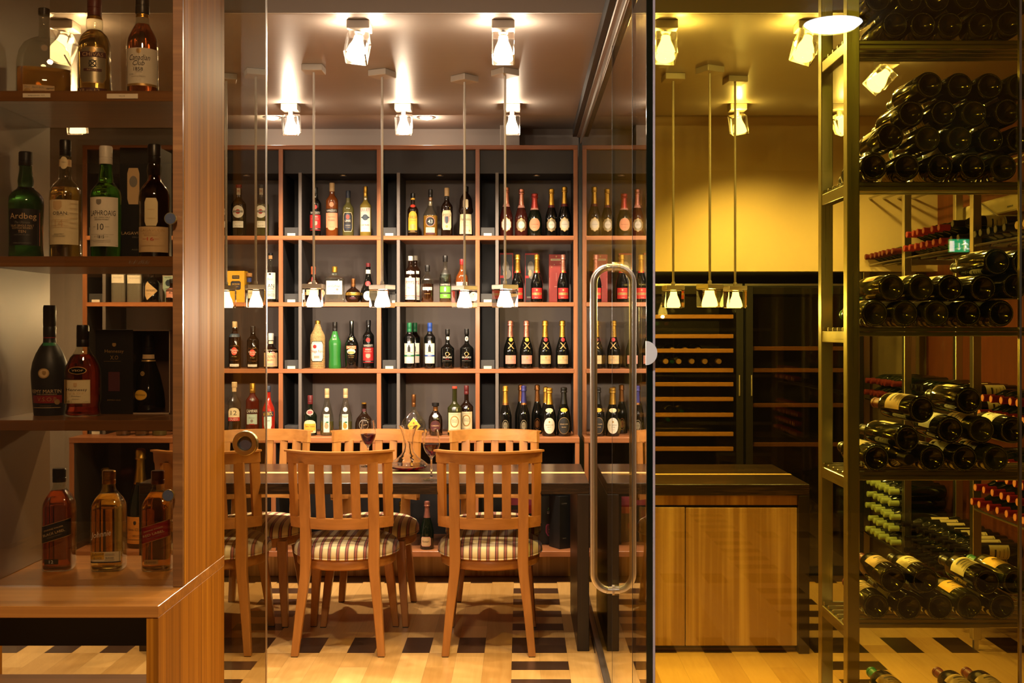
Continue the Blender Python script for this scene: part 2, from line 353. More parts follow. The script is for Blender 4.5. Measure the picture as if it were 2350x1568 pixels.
M = dict(
    floor=floor_mat(), stripe=stripe_mat(), straw=straw_mat(),
    cherry=wood('cherry_shelf_wood', '#855030', '#b87648', '#9f643c', 'x', 60, 1.5),
    cherry_v=wood('cherry_upright_wood', '#855030', '#b87648', '#9f643c', 'z', 60, 1.5),
    beech=wood('steamed_beech', '#966028', '#b87c3c', '#a76e32', 'z', 45, 1.2, rough=.35, coat=.3),
    beech_x=wood('steamed_beech_rail', '#966028', '#b87c3c', '#a76e32', 'x', 45, 1.2, rough=.35, coat=.3),
    elm=wood('elm_veneer_upright', '#6c3e08', '#b87c20', '#985f12', 'z', 110, .7, rough=.5, coat=0, spec=.15),
    elm_x=wood('elm_veneer_board', '#85521f', '#b87c38', '#a0682a', 'x', 90, .8, rough=.32, coat=.35),
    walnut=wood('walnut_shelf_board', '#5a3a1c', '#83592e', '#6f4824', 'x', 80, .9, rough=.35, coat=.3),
    wenge=wood('wenge_slab', '#17100c', '#33241a', '#241811', 'x', 90, 1.2, rough=.22, coat=.2),
    wenge_v=wood('wenge_leg', '#17100c', '#2e2018', '#221710', 'z', 90, 1.2, rough=.4, coat=.1),
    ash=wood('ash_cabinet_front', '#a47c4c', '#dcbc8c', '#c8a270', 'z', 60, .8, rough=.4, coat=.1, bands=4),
    maple=wood('maple_inlay', '#e0b070', '#f0cc90', None, 'x', 60, 1.5, rough=.25),
    cellar=wood('cellar_back_boarding', '#5c2c18', '#7a3d20', '#6a3420', 'z', 40, .8, rough=.5),
    wenge_top=wood('wenge_painted_sheen', '#1e140e', '#46321f', '#2a1c13', 'x', 160, 9, rough=.27, coat=.1, spec=.5), fridge_shelf=wood('beech_fridge_slat', '#b8854c', '#d8a468', None, 'x', 60, 1.5),  # wenge_top: lighter speckled tones paint the lamps' sheen into the wood
    charcoal=plain('charcoal_laminate', '#211d1b', .55),
    taupe=plain('taupe_backing', '#716660', .6, var=.03, vs=6),
    divider=plain('grey_divider_edge', '#6f665f', .5),
    wall=plain('greige_wall_paint', '#a2968c', .8, var=.03, vs=4),
    wall_beige=plain('beige_wall_paint', '#d2b890', .75, var=.03, vs=4),
    lightwall=plain('pale_column_paint', '#b8aca0', .7, var=.02),
    dark_wall=plain('dark_lobby_wall', '#4a4038', .8),
    soffit=plain('soffit_paint', '#a39b92', .55, var=.03, vs=5),
    black=plain('black_gasket', '#0b0b0b', .5), apron=plain('black_apron_board', '#1d1813', .6),
    dkbox=plain('dark_grey_riser', '#3a3836', .6),
    steel=brushed('brushed_steel', '#c4bfb6', .3, 'z'), steel_x=brushed('brushed_steel_bar', '#b7b0a4', .3, 'x'), steel_y=brushed('brushed_steel_rail', '#b7b0a4', .3, 'y'),
    nickel=plain('greige_lamp_metal', '#b5a99a', .42, .25, var=.02), brass=brushed('aged_brass', '#a8935c', .3, 'x'),
    alu=brushed('anodised_aluminium', '#a89c90', .35, 'y'),
    knobm=plain('grey_mirror_knob', '#5a5a60', .2, .6), pullm=plain('painted_sky_pull', '#d6e0f0', .4, 0),
    clear=pane('clear_glass', '#fbfcfb'), door=pane('clear_door_glass', '#dfdccf', base=.01), casep=pane('case_door_glass', '#e8e0d2', base=.01),
    amber=pane('amber_glass', (.84, .78, .33, 1), base=.02), side=pane('amber_side_glass', (.86, .78, .42, 1), base=.03),
    crystal=liquid('crystal_cube_glass', (1,1,1,1), 1.17, .02), frosted=liquid('frosted_cube_glass', (1,1,1,1), 1.32, .22), glassware=liquid('clear_glassware', (1,1,1,1), 1.42), edge=gloss_dark('dark_glass_edge', '#06130f', .1, .6),
    edge_pale=plain('pale_glass_edge', '#b8b4cc', .3), 
    bulb=emis('frosted_bulb', '#ffdfb8', 9.0), ring=emis('lamp_diffuser', '#f4f8ff', 55.0), dl=emis('small_downlight', '#ffe8cc', 12.0),
    signg=emis('exit_green', '#00c080', 4.0), signw=emis('exit_white', '#ffffff', 5.5),
    wine=liquid('red_wine', (.25, .005, .015, 1), 1.34),
    white=plain('white_paper', '#ddd3bf', .7), cream=plain('cream_paper', '#d8c69b', .7), tan=plain('tan_paper', '#c9a878', .7),
    ink=plain('black_ink', '#191512', .6), red=plain('red_print', '#a81f1c', .55), gold=plain('gold_foil', '#c79a3e', .28, .85, vs=200, var=.25, bump=.5),
    goldp=plain('gold_print', '#b8945a', .4, .5), yellow=plain('yellow_paper', '#d8a52e', .65), pink=plain('pink_paper', '#cf8f7c', .7),
    peach=plain('peach_paper', '#d98f68', .65), rosefoil=plain('rose_foil', '#c98472', .3, .8, vs=200, var=.25, bump=.5), coral=plain('coral_foil', '#b04038', .35, .5, vs=200, var=.2, bump=.4),
    darkfoil=plain('dark_foil', '#1c1a18', .35, .5, vs=200, var=.25, bump=.4), bluefoil=plain('blue_foil', '#3b3a78', .35, .5), copper=plain('bronze_foil', '#84562e', .3, .8, vs=200, var=.25, bump=.4),
    redcap=plain('red_capsule', '#84181a', .4), redorange=plain('orange_red_capsule', '#c4402c', .45), blackcap=plain('black_capsule', '#141110', .35), creamcap=plain('cream_capsule', '#c8a878', .5),
    whitecap=plain('white_capsule', '#cfc9bb', .45), cork=plain('cork', '#a97a48', .8, vs=180, var=.2), bluecap=plain('blue_capsule', '#20408c', .4), greencap=plain('green_capsule', '#1d6b42', .4), palegreen=plain('pale_green_capsule', '#a9b878', .5),
    slate=plain('slate_blue_capsule', '#36424e', .4), orangecap=plain('orange_capsule', '#b0512a', .5), crim=plain('crimson_capsule', '#9a2a30', .4), burg=plain('burgundy_capsule', '#5c1a1c', .4), maroon=plain('maroon_label', '#4a1c20', .6),
    navy=plain('navy_label', '#1c2434', .5), greenlab=plain('green_label', '#5f9a30', .6), orange=plain('orange_label', '#c9822a', .6), mint=plain('mint_label', '#a9bfae', .6),
    grey=plain('grey_print', '#7d766a', .6), blackbox=plain('black_carton', '#12100e', .45), redbox=plain('red_carton', '#9c3328', .5), yellowbox=plain('yellow_carton', '#cf9a1c', .5), cardbrown=plain('brown_carton_lining', '#4a2c18', .6), cardwhite=plain('carton_edge', '#a8927a', .7),
    silver=plain('silver_label', '#9a8f74', .35, .6), pinkseal=plain('magenta_shield', '#8a3048', .5), greenink=plain('green_ink', '#6fae5a', .5),
    shell=pane('bottle_glass', '#eef0e8', base=.05), shell_green=pane('green_bottle_glass', (.30, .62, .22, 1), base=.03),
    greenglass=liquid('green_whisky_glass', (.10, .42, .05, 1), 1.42), dkgreen=liquid('dark_green_glass', (.03, .13, .02, 1), 1.42),
    amberl=liquid('amber_whisky', (.92, .45, .10, 1)), darkamber=liquid('dark_amber_whisky', (.42, .11, .02, 1)), redl=liquid('red_brown_whisky', (.62, .15, .05, 1)), goldl=liquid('golden_whisky', (.98, .70, .22, 1)),
    cognac=liquid('cognac', (.45, .05, .03, 1)),
    bk=gloss_dark('black_bottle_glass', '#0b0b09'), bkg=gloss_dark('dark_green_bottle_glass', '#0d140b'), bkb=gloss_dark('dark_brown_bottle_glass', '#1c0f08'), rose=gloss_dark('rose_wine_bottle', '#3a1510'),
    matteb=plain('matte_black_bottle', '#15130f', .45, spec=.35),
    l_yel=gloss_dark('pale_yellow_spirit', '#7d6a2c'), l_clear=pane('clear_spirit', '#c9c6b8', base=.05), l_amb=gloss_dark('amber_spirit', '#6b3512'), l_red=gloss_dark('red_aperitif', '#8a1c10'), l_dred=gloss_dark('dark_red_aperitif', '#45100c'), l_gold=gloss_dark('golden_spirit', '#9a6d24'), l_olive=gloss_dark('olive_spirit', '#55502a'), l_green=plain('green_frosted_glass', '#27702a', .25), l_brown=gloss_dark('brown_spirit', '#33190c'),
    winegl=gloss_dark('wine_bottle_glass', '#10120a', .08, .55), texglass=plain('textured_clear_glass', '#6f695c', .12, spec=.8, vs=260, var=.45, bump=.7), bead_glint=plain('painted_glint_beads', '#6a6838', .25), wineol=gloss_dark('olive_wine_glass', '#2a2a10', .08, .55),
)
# ================================================================== the setting
CEIL, PANEL = 2.67, 2.60
GX = 0.35                      # plane of the glass partition that runs into the room
def struct(name, mb, mat, label, parent=None):
    return tag(mb.build(name, mat, parent), label, 'setting' if label else None, None, 'structure')
struct('floor', MB().box(-3.4, 3.6, -2.6, 7.2, -.05, 0), M['floor'], 'maple parquet floor with dark walnut checker bands')
struct('ceiling', MB().box(-3.4, 3.6, -2.6, 7.2, CEIL, CEIL+.06), M['soffit'], 'upper ceiling above the metallic panel')
metal_ceiling = None
def ceiling_metal():
    m, nt, N, L, p = new('bronze_ceiling_metal')
    tc = N.new('ShaderNodeTexCoord'); mp = N.new('ShaderNodeMapping'); mp.inputs['Scale'].default_value = (3, 160, 1)
    no = N.new('ShaderNodeTexNoise'); no.inputs['Scale'].default_value = 1; no.inputs['Detail'].default_value = 2
    L.new(tc.outputs['Object'], mp.inputs['Vector']); L.new(mp.outputs['Vector'], no.inputs['Vector'])
    r = N.new('ShaderNodeMapRange'); r.inputs['To Min'].default_value = .30; r.inputs['To Max'].default_value = .40
    L.new(no.outputs['Fac'], r.inputs['Value']); L.new(r.outputs['Result'], p.inputs['Roughness'])
    p.inputs['Base Color'].default_value = lin('#a2958a'); p.inputs['Metallic'].default_value = .35
    return m
struct('ceiling_panel', MB().box(-3.39, 3.2, 4.07, 6.0, PANEL, CEIL-.005, b=.003), ceiling_metal(), 'brown brushed metal ceiling panel carrying the lamps')
struct('trim_1', MB().box(-3.39, 3.2, 4.055, 4.069, PANEL, CEIL-.002), M['soffit'], 'painted edge of the ceiling panel facing the lobby')
struct('wall_back', MB().box(-3.4, GX+.02, 6.80, 6.9, 0, CEIL), M['wall'], 'greige back wall behind the bottle shelves')
struct('wall_left', MB().box(-3.5, -3.4, -2.6, 7.2, 0, CEIL), M['wall'], 'greige side wall beyond the display case')
struct('wall_right', MB().box(2.42, 2.52, 3.3, 7.2, 0, CEIL), M['cellar'], 'red-brown boarded wall behind the cellar racks')
struct('wall_lobby', MB().box(3.6, 3.7, -2.6, 7.2, 0, CEIL), M['dark_wall'], 'lobby side wall')
struct('wall_front', MB().box(-3.4, 3.6, -2.7, -2.6, 0, CEIL), M['dark_wall'], 'dark lobby wall behind the viewer')
w = MB(); w.box(GX+.03, 2.42, 6.40, 6.5, 1.771, CEIL); struct('wall_niche', w, M['wall_beige'], 'beige wall over the wine fridges')
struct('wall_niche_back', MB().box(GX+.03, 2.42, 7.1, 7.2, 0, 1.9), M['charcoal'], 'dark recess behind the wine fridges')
w = MB(); w.box(2.0, 2.42, 6.58, 6.62, 0, 1.771); struct('wall_cellar_end', w, plain('olive_wall_paint', '#7d6a48', .7), 'beige return wall at the cellar end')
struct('column', MB().box(X(1148,6.72), X(1193,6.72), 6.66, 6.80, 2.50, CEIL, b=.003), M['lightwall'], 'pale boxed column over the bottle shelves')

# downlights in the upper ceiling behind the panel
for i, px in enumerate((625, 978)):
    t = thing('downlight', ['round recessed downlight over the left of the shelves', 'round recessed downlight over the middle of the shelves'][i], 'downlight', (X(px, 6.42), 6.42, CEIL), group='downlights above the bottle shelves')
    MB().lathe([(.036, -.002), (.052, -.004), (.056, 0)], 24).build('trim_ring', M['steel'], t)
    MB().lathe([(.001, -.014), (.02, -.013), (.033, -.008), (.036, -.003)], 24).build('lens', M['dl'], t)
    l = bpy.data.lights.new('downlight_lamp', 'POINT'); l.energy = 3; l.color = (1, .82, .62); l.shadow_soft_size = .03
    lo = bpy.data.objects.new('downlight_lamp', l); COL.objects.link(lo); lo.parent = t; lo.location = (0, 0, -.035)

# round lobby lamps: one is mirrored in the amber glass, two are added fill
def round_lamp(x, y, label, e):
    t = thing('round_ceiling_lamp', label, 'ceiling lamp', (x, y, CEIL), group='round lobby ceiling lamps')
    MB().lathe([(.118, -.012), (.124, -.006), (.124, 0)], 40).build('rim', M['steel'], t)
    MB().lathe([(.001, -.045), (.05, -.042), (.09, -.031), (.114, -.012)], 40).build('diffuser', emis('lamp_diffuser', '#ffe9cf' if e > 30 else '#f2f6ff', e), t)
round_lamp(1.248, 1.584, 'round white lobby lamp mirrored in the amber glass', 16)
round_lamp(-.55, 1.55, 'added round fill lamp in front of the display case, unseen', 340)  # added out of view to brighten the case and counter
round_lamp(.2, -.8, 'added round fill lamp behind the viewer, unseen', 90)  # extra unseen fill for the surfaces facing the lobby

# exit sign behind the viewer, mirrored in the amber glass
t = thing('exit_sign', 'green exit sign with running figure, mirrored in the amber glass', 'sign', (3.41, -2.585, 2.085))
MB().box(-.085, .085, -.012, .0, -.062, .062, b=.004).build('housing', M['nickel'], t)
MB().box(-.078, .078, 0, .003, -.05, .05).build('panel', M['signg'], t)
MB().box(-.074, -.038, .0035, .005, -.045, .035).build('doorway_symbol', M['signw'], t)   # drawn so that its mirror image reads as in the glass
s = MB()
s.box(-.002, .004, .0035, .005, -.02, .02); s.prism([(.001,-.036),(-.011,-.02),(.013,-.02)], .0035, .005)
s.build('arrow_symbol', M['signw'], t, fix=True); s = MB()
sg = -1
def sx(x): return x
s.lathe([(.0085, 0), (.0085, .0015)], 16, M=Matrix.Translation((.043, .0035, .034)) @ Matrix.Rotation(-PI/2, 4, 'X'))
for a_, b_, r in (((-.045, .024), (-.05, -.004), .006), ((-.045, .022), (-.064, .016), .003), ((-.064, .016), (-.07, .004), .003), ((-.046, .02), (-.032, .008), .003), ((-.032, .008), (-.024, .01), .003),
                ((-.05, -.004), (-.043, -.022), .004), ((-.043, -.022), (-.045, -.042), .0035), ((-.05, -.004), (-.06, -.024), .004), ((-.06, -.024), (-.078, -.026), .0035)):
    a = (-a_[0], a_[1]); b = (-b_[0], b_[1])
    d = Vector((b[0]-a[0], b[1]-a[1])); n = Vector((-d.y, d.x)).normalized()*r
    s.prism([(a[0]+n.x, a[1]+n.y), (a[0]-n.x, a[1]-n.y), (b[0]-n.x, b[1]-n.y), (b[0]+n.x, b[1]+n.y)], .0035, .005)
s.build('runner_symbol', M['signw'], t, fix=True)

# ------------------------------------------------------------------ glass partitions
wt = thing('window_1', 'amber tinted glass front of the wine cellar', 'glass wall', (GX, 3.0, 0), kind='structure')
MB().box(.008, 1.005, -.005, .005, .0, 2.62).build('pane', M['amber'], wt)
MB().box(1.011, 3.2, -.005, .005, .0, 2.62).build('pane', M['amber'], wt)
MB().box(1.005, 1.011, -.006, .006, 0, 2.62).build('joint', M['steel'], wt)
MB().box(-.0085, .0085, -.007, .007, 0, 2.62, b=.001).build('edge', M['edge'], wt)
MB().box(.009, .0155, -.007, .007, 0, 2.62, b=.001).build('pale_edge', M['edge_pale'], wt)
st = thing('window_2', 'glass partition with amber sheen running back beside the table', 'glass wall', (GX, 3.0, 0), kind='structure')
def sheet(y0, y1): return MB().box(-.005, .005, y0-3, y1-3, .035, 2.53).build('pane', M['side'], st)
sheet(3.02, 3.40); sheet(4.165, 6.39)
for y in (3.405, 4.16): MB().box(-.0055, .0055, y-3-.003, y-3+.003, .035, 2.53).build('gasket', M['black'], st)
MB().box(-.014, .014, 3.385, 3.40, 0, 2.6).build('end_profile', M['black'], st)
MB().box(-.05, -.028, .03, 3.36, 2.545, 2.6).build('track', M['black'], st)
MB().box(-.026, .018, .03, 3.36, 2.54, 2.6, b=.004).build('track', M['alu'], st)
MB().box(-.008, .03, .03, 3.36, 2.505, 2.538, b=.003).build('clamp_rail', M['steel_y'], st)
MB().box(-.02, .02, .03, 3.37, 0, .035, b=.003).build('floor_rail', M['alu'], st)
dt = thing('door_1', 'glass cellar door in the partition with a tall steel pull', 'door', (GX, 3.41, 0), kind='structure')
MB().box(-.005, .005, 0, .745, .04, 2.50).build('pane', M['side'], dt)
hz0, hz1, R = .463, 1.667, .06
for sgn in (-1, 1):
    pts = [(sgn*.006, 0, hz1), (sgn*.03, 0, hz1)]
    for k in range(9):
        a = PI/2*k/8; pts.append((sgn*(.078-R+R*math.sin(a)), 0, hz1-R+R*math.cos(a)))
    for k in range(9):
        a = PI/2*k/8; pts.append((sgn*(.078-R+R*math.cos(a)), 0, hz0+R-R*math.sin(a)))
    pts += [(sgn*.03, 0, hz0), (sgn*.006, 0, hz0)]
    MB().tube(pts, .0135, 14).build('pull_handle', M['steel'], dt, loc=(0, .70, 0))
for z in (hz0, hz1):
    MB().lathe([(.019, -.009), (.019, .009)], 20).build('pull_collar', M['nickel'], dt, loc=(0, .70, z), rot=(0, PI/2, 0))
# half-round finger pull where the amber glass meets the partition
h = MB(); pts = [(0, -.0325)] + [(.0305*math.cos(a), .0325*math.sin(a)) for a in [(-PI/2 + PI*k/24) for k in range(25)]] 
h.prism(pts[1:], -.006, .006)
h.build('finger_pull', M['pullm'], wt, loc=(X(1482, 2.98)-GX, -.02, Z(810.5, 2.98)), fix=True)  # pale blue colour paints in the sky reflected on the pull
# clear sliding door parked behind the display case
sd = thing('door_2', 'clear sliding glass door parked behind the display case', 'door', (-.76, 3.30, 0), kind='structure')
MB().box(-1.0, -.003, -.005, .005, .02, 2.60).build('pane', M['door'], sd)
MB().box(-.003, .0, -.006, .006, .02, 2.60).build('edge', M['steel'], sd)
rp = MB(); rp.lathe([(.0005, -.004), (.0365, -.004), (.0365, .0165), (.0345, .0185), (.0225, .0185), (.0205, .0165), (.0205, .004)], 48, cap=False)
rp.lathe([(.0005, .0041), (.0204, .0041)], 48, 1, cap=False)
rp.build('ring_pull', [M['brass'], M['knobm']], sd, loc=(X(562, 3.28)+.76, -.006, Z(1018, 3.28)), rot=(PI/2, 0, 0))

# ================================================================== ceiling lamps
def lamp(o, kind, energy, z, size=.02, color=(1, .81, .60), parent=None, off=0, side=0):
    l = bpy.data.lights.new(kind, 'POINT'); l.energy = energy; l.color = color; l.shadow_soft_size = size
    lo = bpy.data.objects.new(kind, l); COL.objects.link(lo); lo.parent = parent or o; lo.location = (side, off, z)
def bell(m=0, k=1.0):
    return [(.010*k, .066), (.0145*k, .066), (.0165*k, .052), (.0195*k, .044), (.026*k, .030), (.031*k, .012), (.032*k, .004), (.028*k, .0), (.001, -.001)][::-1]
SPOT_W, PEND_W, SPILL_W = 75.0, 14.0, 6.5
WARM = (1, .81, .60)
def cube_lamp(parent, k=1.0, name='glass_cube'):
    g = .043*k; h_ = .082*k
    MB().box(-g, g, -g, g, 0, h_, b=.003).build(name, M['crystal'], parent)
    MB().lathe([(r*k, .004+z*k*1.06) for r, z in bell()], 24, cap=False).build('frosted_bulb', M['bulb'], parent)
def pendant(x, y, twist, label):
    t = thing('pendant_lamp', label, 'pendant lamp', (x, y, 1.533), (0, 0, twist), 'cube pendants over the tables')
    cube_lamp(t)
    MB().box(-.0435, .0435, -.0435, .0435, .0822, .102, b=.002).build('cap', M['nickel'], t)
    MB().tube([(0, 0, .102), (0, 0, PANEL-1.533-.026)], .0055, 10).build('rod', M['nickel'], t)
    MB().lathe([(.009, .1021), (.009, .116), (.006, .12)], 14).build('collar', M['nickel'], t)
    MB().box(-.046, .046, -.046, .046, PANEL-1.533-.028, PANEL-1.533, b=.002).build('canopy', M['nickel'], t)
    lamp(t, 'pendant_light', PEND_W, -.012, .010)
for px, Y, a, lab in ((519, 5.05, .3, 'cube pendant half hidden by the wooden upright, over the table end'), (587, 4.96, .38, 'cube pendant seen through the clear sliding door, left over the table'),
                      (720, 4.88, 0.0, 'cube pendant hanging second from the clear door, straight canopy'), (877, 4.97, -.45, 'cube pendant over the wine glass and decanter'),
                      (1066, 5.07, -.75, 'cube pendant in front of the brown upright, fourth along the table'), (1159, 4.95, -.9, 'cube pendant over the table end by the glass partition'),
                      (1545, 5.05, .1, 'amber-lit cube pendant nearest the glass edge, over the sideboard'), (1629, 4.90, .5, 'amber-lit cube pendant in the middle over the sideboard'), (1687, 5.10, .15, 'amber-lit cube pendant farthest along over the sideboard')):
    pendant(X(px, Y), Y, a, lab)
def spot(px, Y, tilt, side, label, twist=0, gain=1):
    t = thing('ceiling_spot', label, 'ceiling spotlight', (X(px, Y), Y, PANEL), (0, 0, twist), 'cube spotlights on the metallic ceiling')
    MB().box(-.043, .043, -.043, .043, -.032, 0, b=.002).build('mount', M['nickel'], t)
    h = MB().tube([(0, 0, -.032), (0, 0, -.062)], .012, 12).build('neck', M['nickel'], t)
    head = bpy.data.objects.new('lamp_head', None); COL.objects.link(head); head.parent = t
    head.location = (0, 0, -.055); head.rotation_euler = (tilt, side, 0)
    g, hh = .042, .098
    MB().box(-g, g, -g, g, -hh, 0, b=.004).build('glass_cube', M['frosted'], head)
    MB().lathe([(r*1.15, -hh+.006+z*1.3) for r, z in bell()], 24, cap=False).build('frosted_bulb', M['bulb'], head)
    l = bpy.data.lights.new('spot_beam', 'SPOT'); l.energy = SPOT_W*gain; l.spot_size = 2.1; l.spot_blend = .8; l.color = WARM; l.shadow_soft_size = .025
    lo = bpy.data.objects.new('spot_beam', l); COL.objects.link(lo); lo.parent = head; lo.location = (0, 0, -hh-.012)
    if tilt < 0:
        for sx_ in (-.060, .060): lamp(t, 'spill_light', SPILL_W*gain*.4, -.074, .010, side=sx_)
    else: lamp(t, 'spill_light', SPILL_W*gain*.45, -.058, .012, off=-.056)
T = .35
for a in ((825, 4.185, -T, .12, 'bright cube spotlight in the front ceiling row, over the chairs'), (1155, 4.185, -T*.8, 0, 'bright cube spotlight in the front ceiling row, by the glass partition'),
          (1527, 4.185, -T, .05, 'amber cube spotlight at the dark glass edge', 0, 1.7), (1853, 4.185, -T, .30, 'amber cube spotlight by the rack post', 0, 1.5),
          (150, 4.185, -T, .2, 'cube spotlight seen through the top of the display case', 0, 2.2),
          (667, 5.72, T, 0, 'small cube spotlight in the rear ceiling row, above the left bays'), (926, 5.72, T, 0, 'small cube spotlight in the rear ceiling row, above the middle bays'),
          (1175, 5.72, T*.8, 0, 'small cube spotlight in the rear row, beside the last pendant rod'), (1692, 5.72, T, -.2, 'amber cube spotlight in the rear row, above the fridges'),
          (1925, 5.72, T, -.5, 'amber cube spotlight seen between the rack posts', 0, .3), (175, 5.72, T*.6, 0, 'cube spotlight tip showing below the upper case shelf', 0, 2.2)):
    spot(*a)
t2 = spot(2035, 4.75, -.2, .75, 'tilted amber cube spotlight beside the topmost rack bottles', 0, .3)

# ================================================================== bottle shelving on the back wall
Y0, YB, YL = 6.41, 6.75, 6.22
kx = Y0/F
UPX = [194, 417.5, 644, 869.5, 1096, 1321]
UX = [(u-CX)*kx for u in UPX]
ROWZ = [1.979, 1.592, 1.204]; DECK = .823; TOPZ = 2.506; LINT = 2.346
sh = thing('bottle_shelving', 'cherry wood wall shelving full of spirit bottles behind the table', 'shelving', (0, Y0, 0))
def S(name, mb, mat): return mb.build(name, mat, sh, loc=(0, -Y0, 0))
xl, xr = UX[0]-.013, UX[-1]+.013
S('top_rail', MB().box(xl, xr, Y0, YB, TOPZ-.024, TOPZ, b=.0015), M['cherry'])
for z in ROWZ: S('shelf', MB().box(xl+.02, xr-.02, Y0, YB, z-.025, z, b=.0015), M['cherry'])
S('deck', MB().box(xl, xr, YL, YB, DECK-.03, DECK, b=.0015), M['cherry'])
for x in UX:
    S('upright', MB().box(x-.0125, x+.0125, Y0+.0015, Y0+.012, DECK, TOPZ-.024, 0, b=.001).box(x-.0122, x+.0122, Y0+.012, YB, DECK, TOPZ-.024, 1), [M['cherry_v'], M['charcoal']])
    S('lower_upright', MB().box(x-.0125, x+.0125, YL+.002, YL+.012, .181, DECK-.03, 0, b=.001).box(x-.0122, x+.0122, YL+.012, YB, .181, DECK-.03, 1), [M['cherry_v'], M['charcoal']])
S('back_panel', MB().box(xl, xr, YB, YB+.012, DECK, TOPZ), M['taupe'])
S('lower_back_panel', MB().box(xl, xr, YB, YB+.012, .15, DECK-.03), M['charcoal'])
S('bottom_board', MB().box(xl, xr, YL, YB, .15, .181, b=.0015), M['cherry'])
S('plinth', MB().box(xl+.01, xr-.01, Y0, Y0+.02, 0, .15), M['ash'])  # pale ash puts the floor's lighting into the plinth colour
for i in range(5):
    S('lintel', MB().box(UX[i]+.0125, UX[i+1]-.0125, Y0+.04, YB, LINT, TOPZ-.024), M['charcoal'])
    S('recessed_spot', MB().lathe([(.02, -.004), (.022, 0)], 16, c=((UX[i]+UX[i+1])/2+.06, Y0+.12, LINT)), M['steel'])
    tops = [LINT] + [z-.025 for z in ROWZ]; bots = ROWZ + [DECK]
    for r in range(4):
        d = UX[i]+.113
        S('divider', MB().box(d-.009, d+.009, Y0, Y0+.008, bots[r], tops[r], 0).box(d-.0088, d+.0088, Y0+.008, YB, bots[r], tops[r], 1), [M['divider'], M['charcoal']])
        S('compartment_back', MB().box(UX[i]+.0125, d-.009, YB-.006, YB, bots[r], tops[r]), M['charcoal'])
        bay = ['first', 'second', 'third', 'fourth', 'fifth'][i]; row = ['top', 'second', 'third', 'lowest'][r]
        yb = Y0+.02
        t = thing('price_block', 'grey price block with white card in the %s row, %s bay of the shelving' % (row, bay), 'price block', ((UX[i]+.0125+d-.009)/2, yb, bots[r]), group='price blocks in the narrow compartments')
        MB().box(-.041, .041, 0, .1, 0, .05, b=.002).build('block', M['dkbox'], t)
        MB().box(-.023, .023, -.004, -.001, 0.0005, .016).build('card', M['white'], t)

# ================================================================== table, sideboard
tb = thing('dining_table', 'long dark wenge table with a pale inlaid strip', 'table', (-.6975, 5.26, 0))
hx = 1.0025
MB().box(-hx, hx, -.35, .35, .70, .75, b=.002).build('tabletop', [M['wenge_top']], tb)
MB().box(-hx, hx, -.022, .026, .7495, .7508).build('inlay_strip', M['maple'], tb)
for sgn in (-1, 1): MB().box(sgn*(hx-.053), sgn*hx, -.35, .35, 0, .6995, b=.002).build('leg', M['wenge_v'], tb)
sb = thing('sideboard', 'ash fronted sideboard with dark top behind the amber glass', 'sideboard', (.842, 4.87, 0))
a0, a1 = .41-.842, 1.276-.842
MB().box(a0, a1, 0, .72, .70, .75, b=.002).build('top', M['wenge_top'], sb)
MB().box(a0, a1, .32, .355, .7495, .7508).build('inlay_strip', M['maple'], sb)
MB().box(a0, a0+.033, 0, .72, 0, .6995, b=.002).build('leg', M['wenge_v'], sb)
MB().box(a1-.048, a1, 0, .72, 0, .6995, b=.002).build('leg', M['wenge_v'], sb)
MB().box(a0+.034, a1-.049, .045, .70, .015, .698).build('carcass', M['charcoal'], sb)
MB().box(a0+.034, a1-.049, .022, .044, .655, .698, b=.001).build('top_rail', M['ash'], sb)
MB().box(a0+.034, .7285-.842, .022, .044, .03, .645, b=.002).build('door', M['ash'], sb)
MB().box(.7325-.842, a1-.049, .022, .044, .03, .643, b=.002).build('door', M['ash'], sb)
MB().box(a0+.034, a1-.049, .05, .07, 0, .0145).build('plinth', M['walnut'], sb)

# ================================================================== wine fridges
def fridge(x0, x1, label, ys, slat):
    t = thing('wine_fridge', label, 'wine fridge', (x0, 6.42, 0)); w = x1-x0
    MB().box(0, .03, 0, .6, 0, 1.70).build('side', M['black'], t); MB().box(w-.03, w, 0, .6, 0, 1.70).build('side', M['black'], t)
    MB().box(.03, w-.03, .0, .6, 1.64, 1.70).box(.03, w-.03, .58, .6, .05, 1.64).box(.03, w-.03, 0, .6, 0, .05).build('body', M['black'], t)
    MB().box(.0, w, -.004, -.0005, 1.688, 1.70).build('top_trim', M['steel_x'], t)
    MB().box(.0, w, -.028, -.004, .06, 1.68).build('glass_door', M['fr_glass'], t)
    MB().box(.0, .04, -.034, -.0285, .06, 1.68).box(w-.04, w, -.034, -.0285, .06, 1.68).build('door_frame', M['blackcap'], t)
    for y in ys:
        z = Z(y, 6.47); MB().box(.045, w-.045, .03, .06, z-.012, z+.012, b=.002).build('bottle_shelf', M[slat], t)
        MB().box(.045, w-.045, .06, .5, z-.010, z-.004).build('wire_tray', M['black'], t)
    return t
M['fr_glass'] = pane('smoked_fridge_glass', (.86, .82, .74, 1), base=.01)
f1 = fridge(.60, 1.29, 'tall dark wine fridge with wooden shelf fronts', (727, 772, 805, 850, 882, 916, 952, 996, 1030), 'fridge_shelf')
MB().tube([(.665, -.05, 1.05), (.665, -.05, 1.17)], .005, 8).build('door_handle', M['steel'], f1)
f2 = fridge(1.305, 1.985, 'second dark wine fridge, nearer the cellar racks', (800, 850, 930, 1020), 'walnut')
MB().tube([(.03, -.05, 1.05), (.03, -.05, 1.17)], .005, 8).build('door_handle', M['steel'], f2)

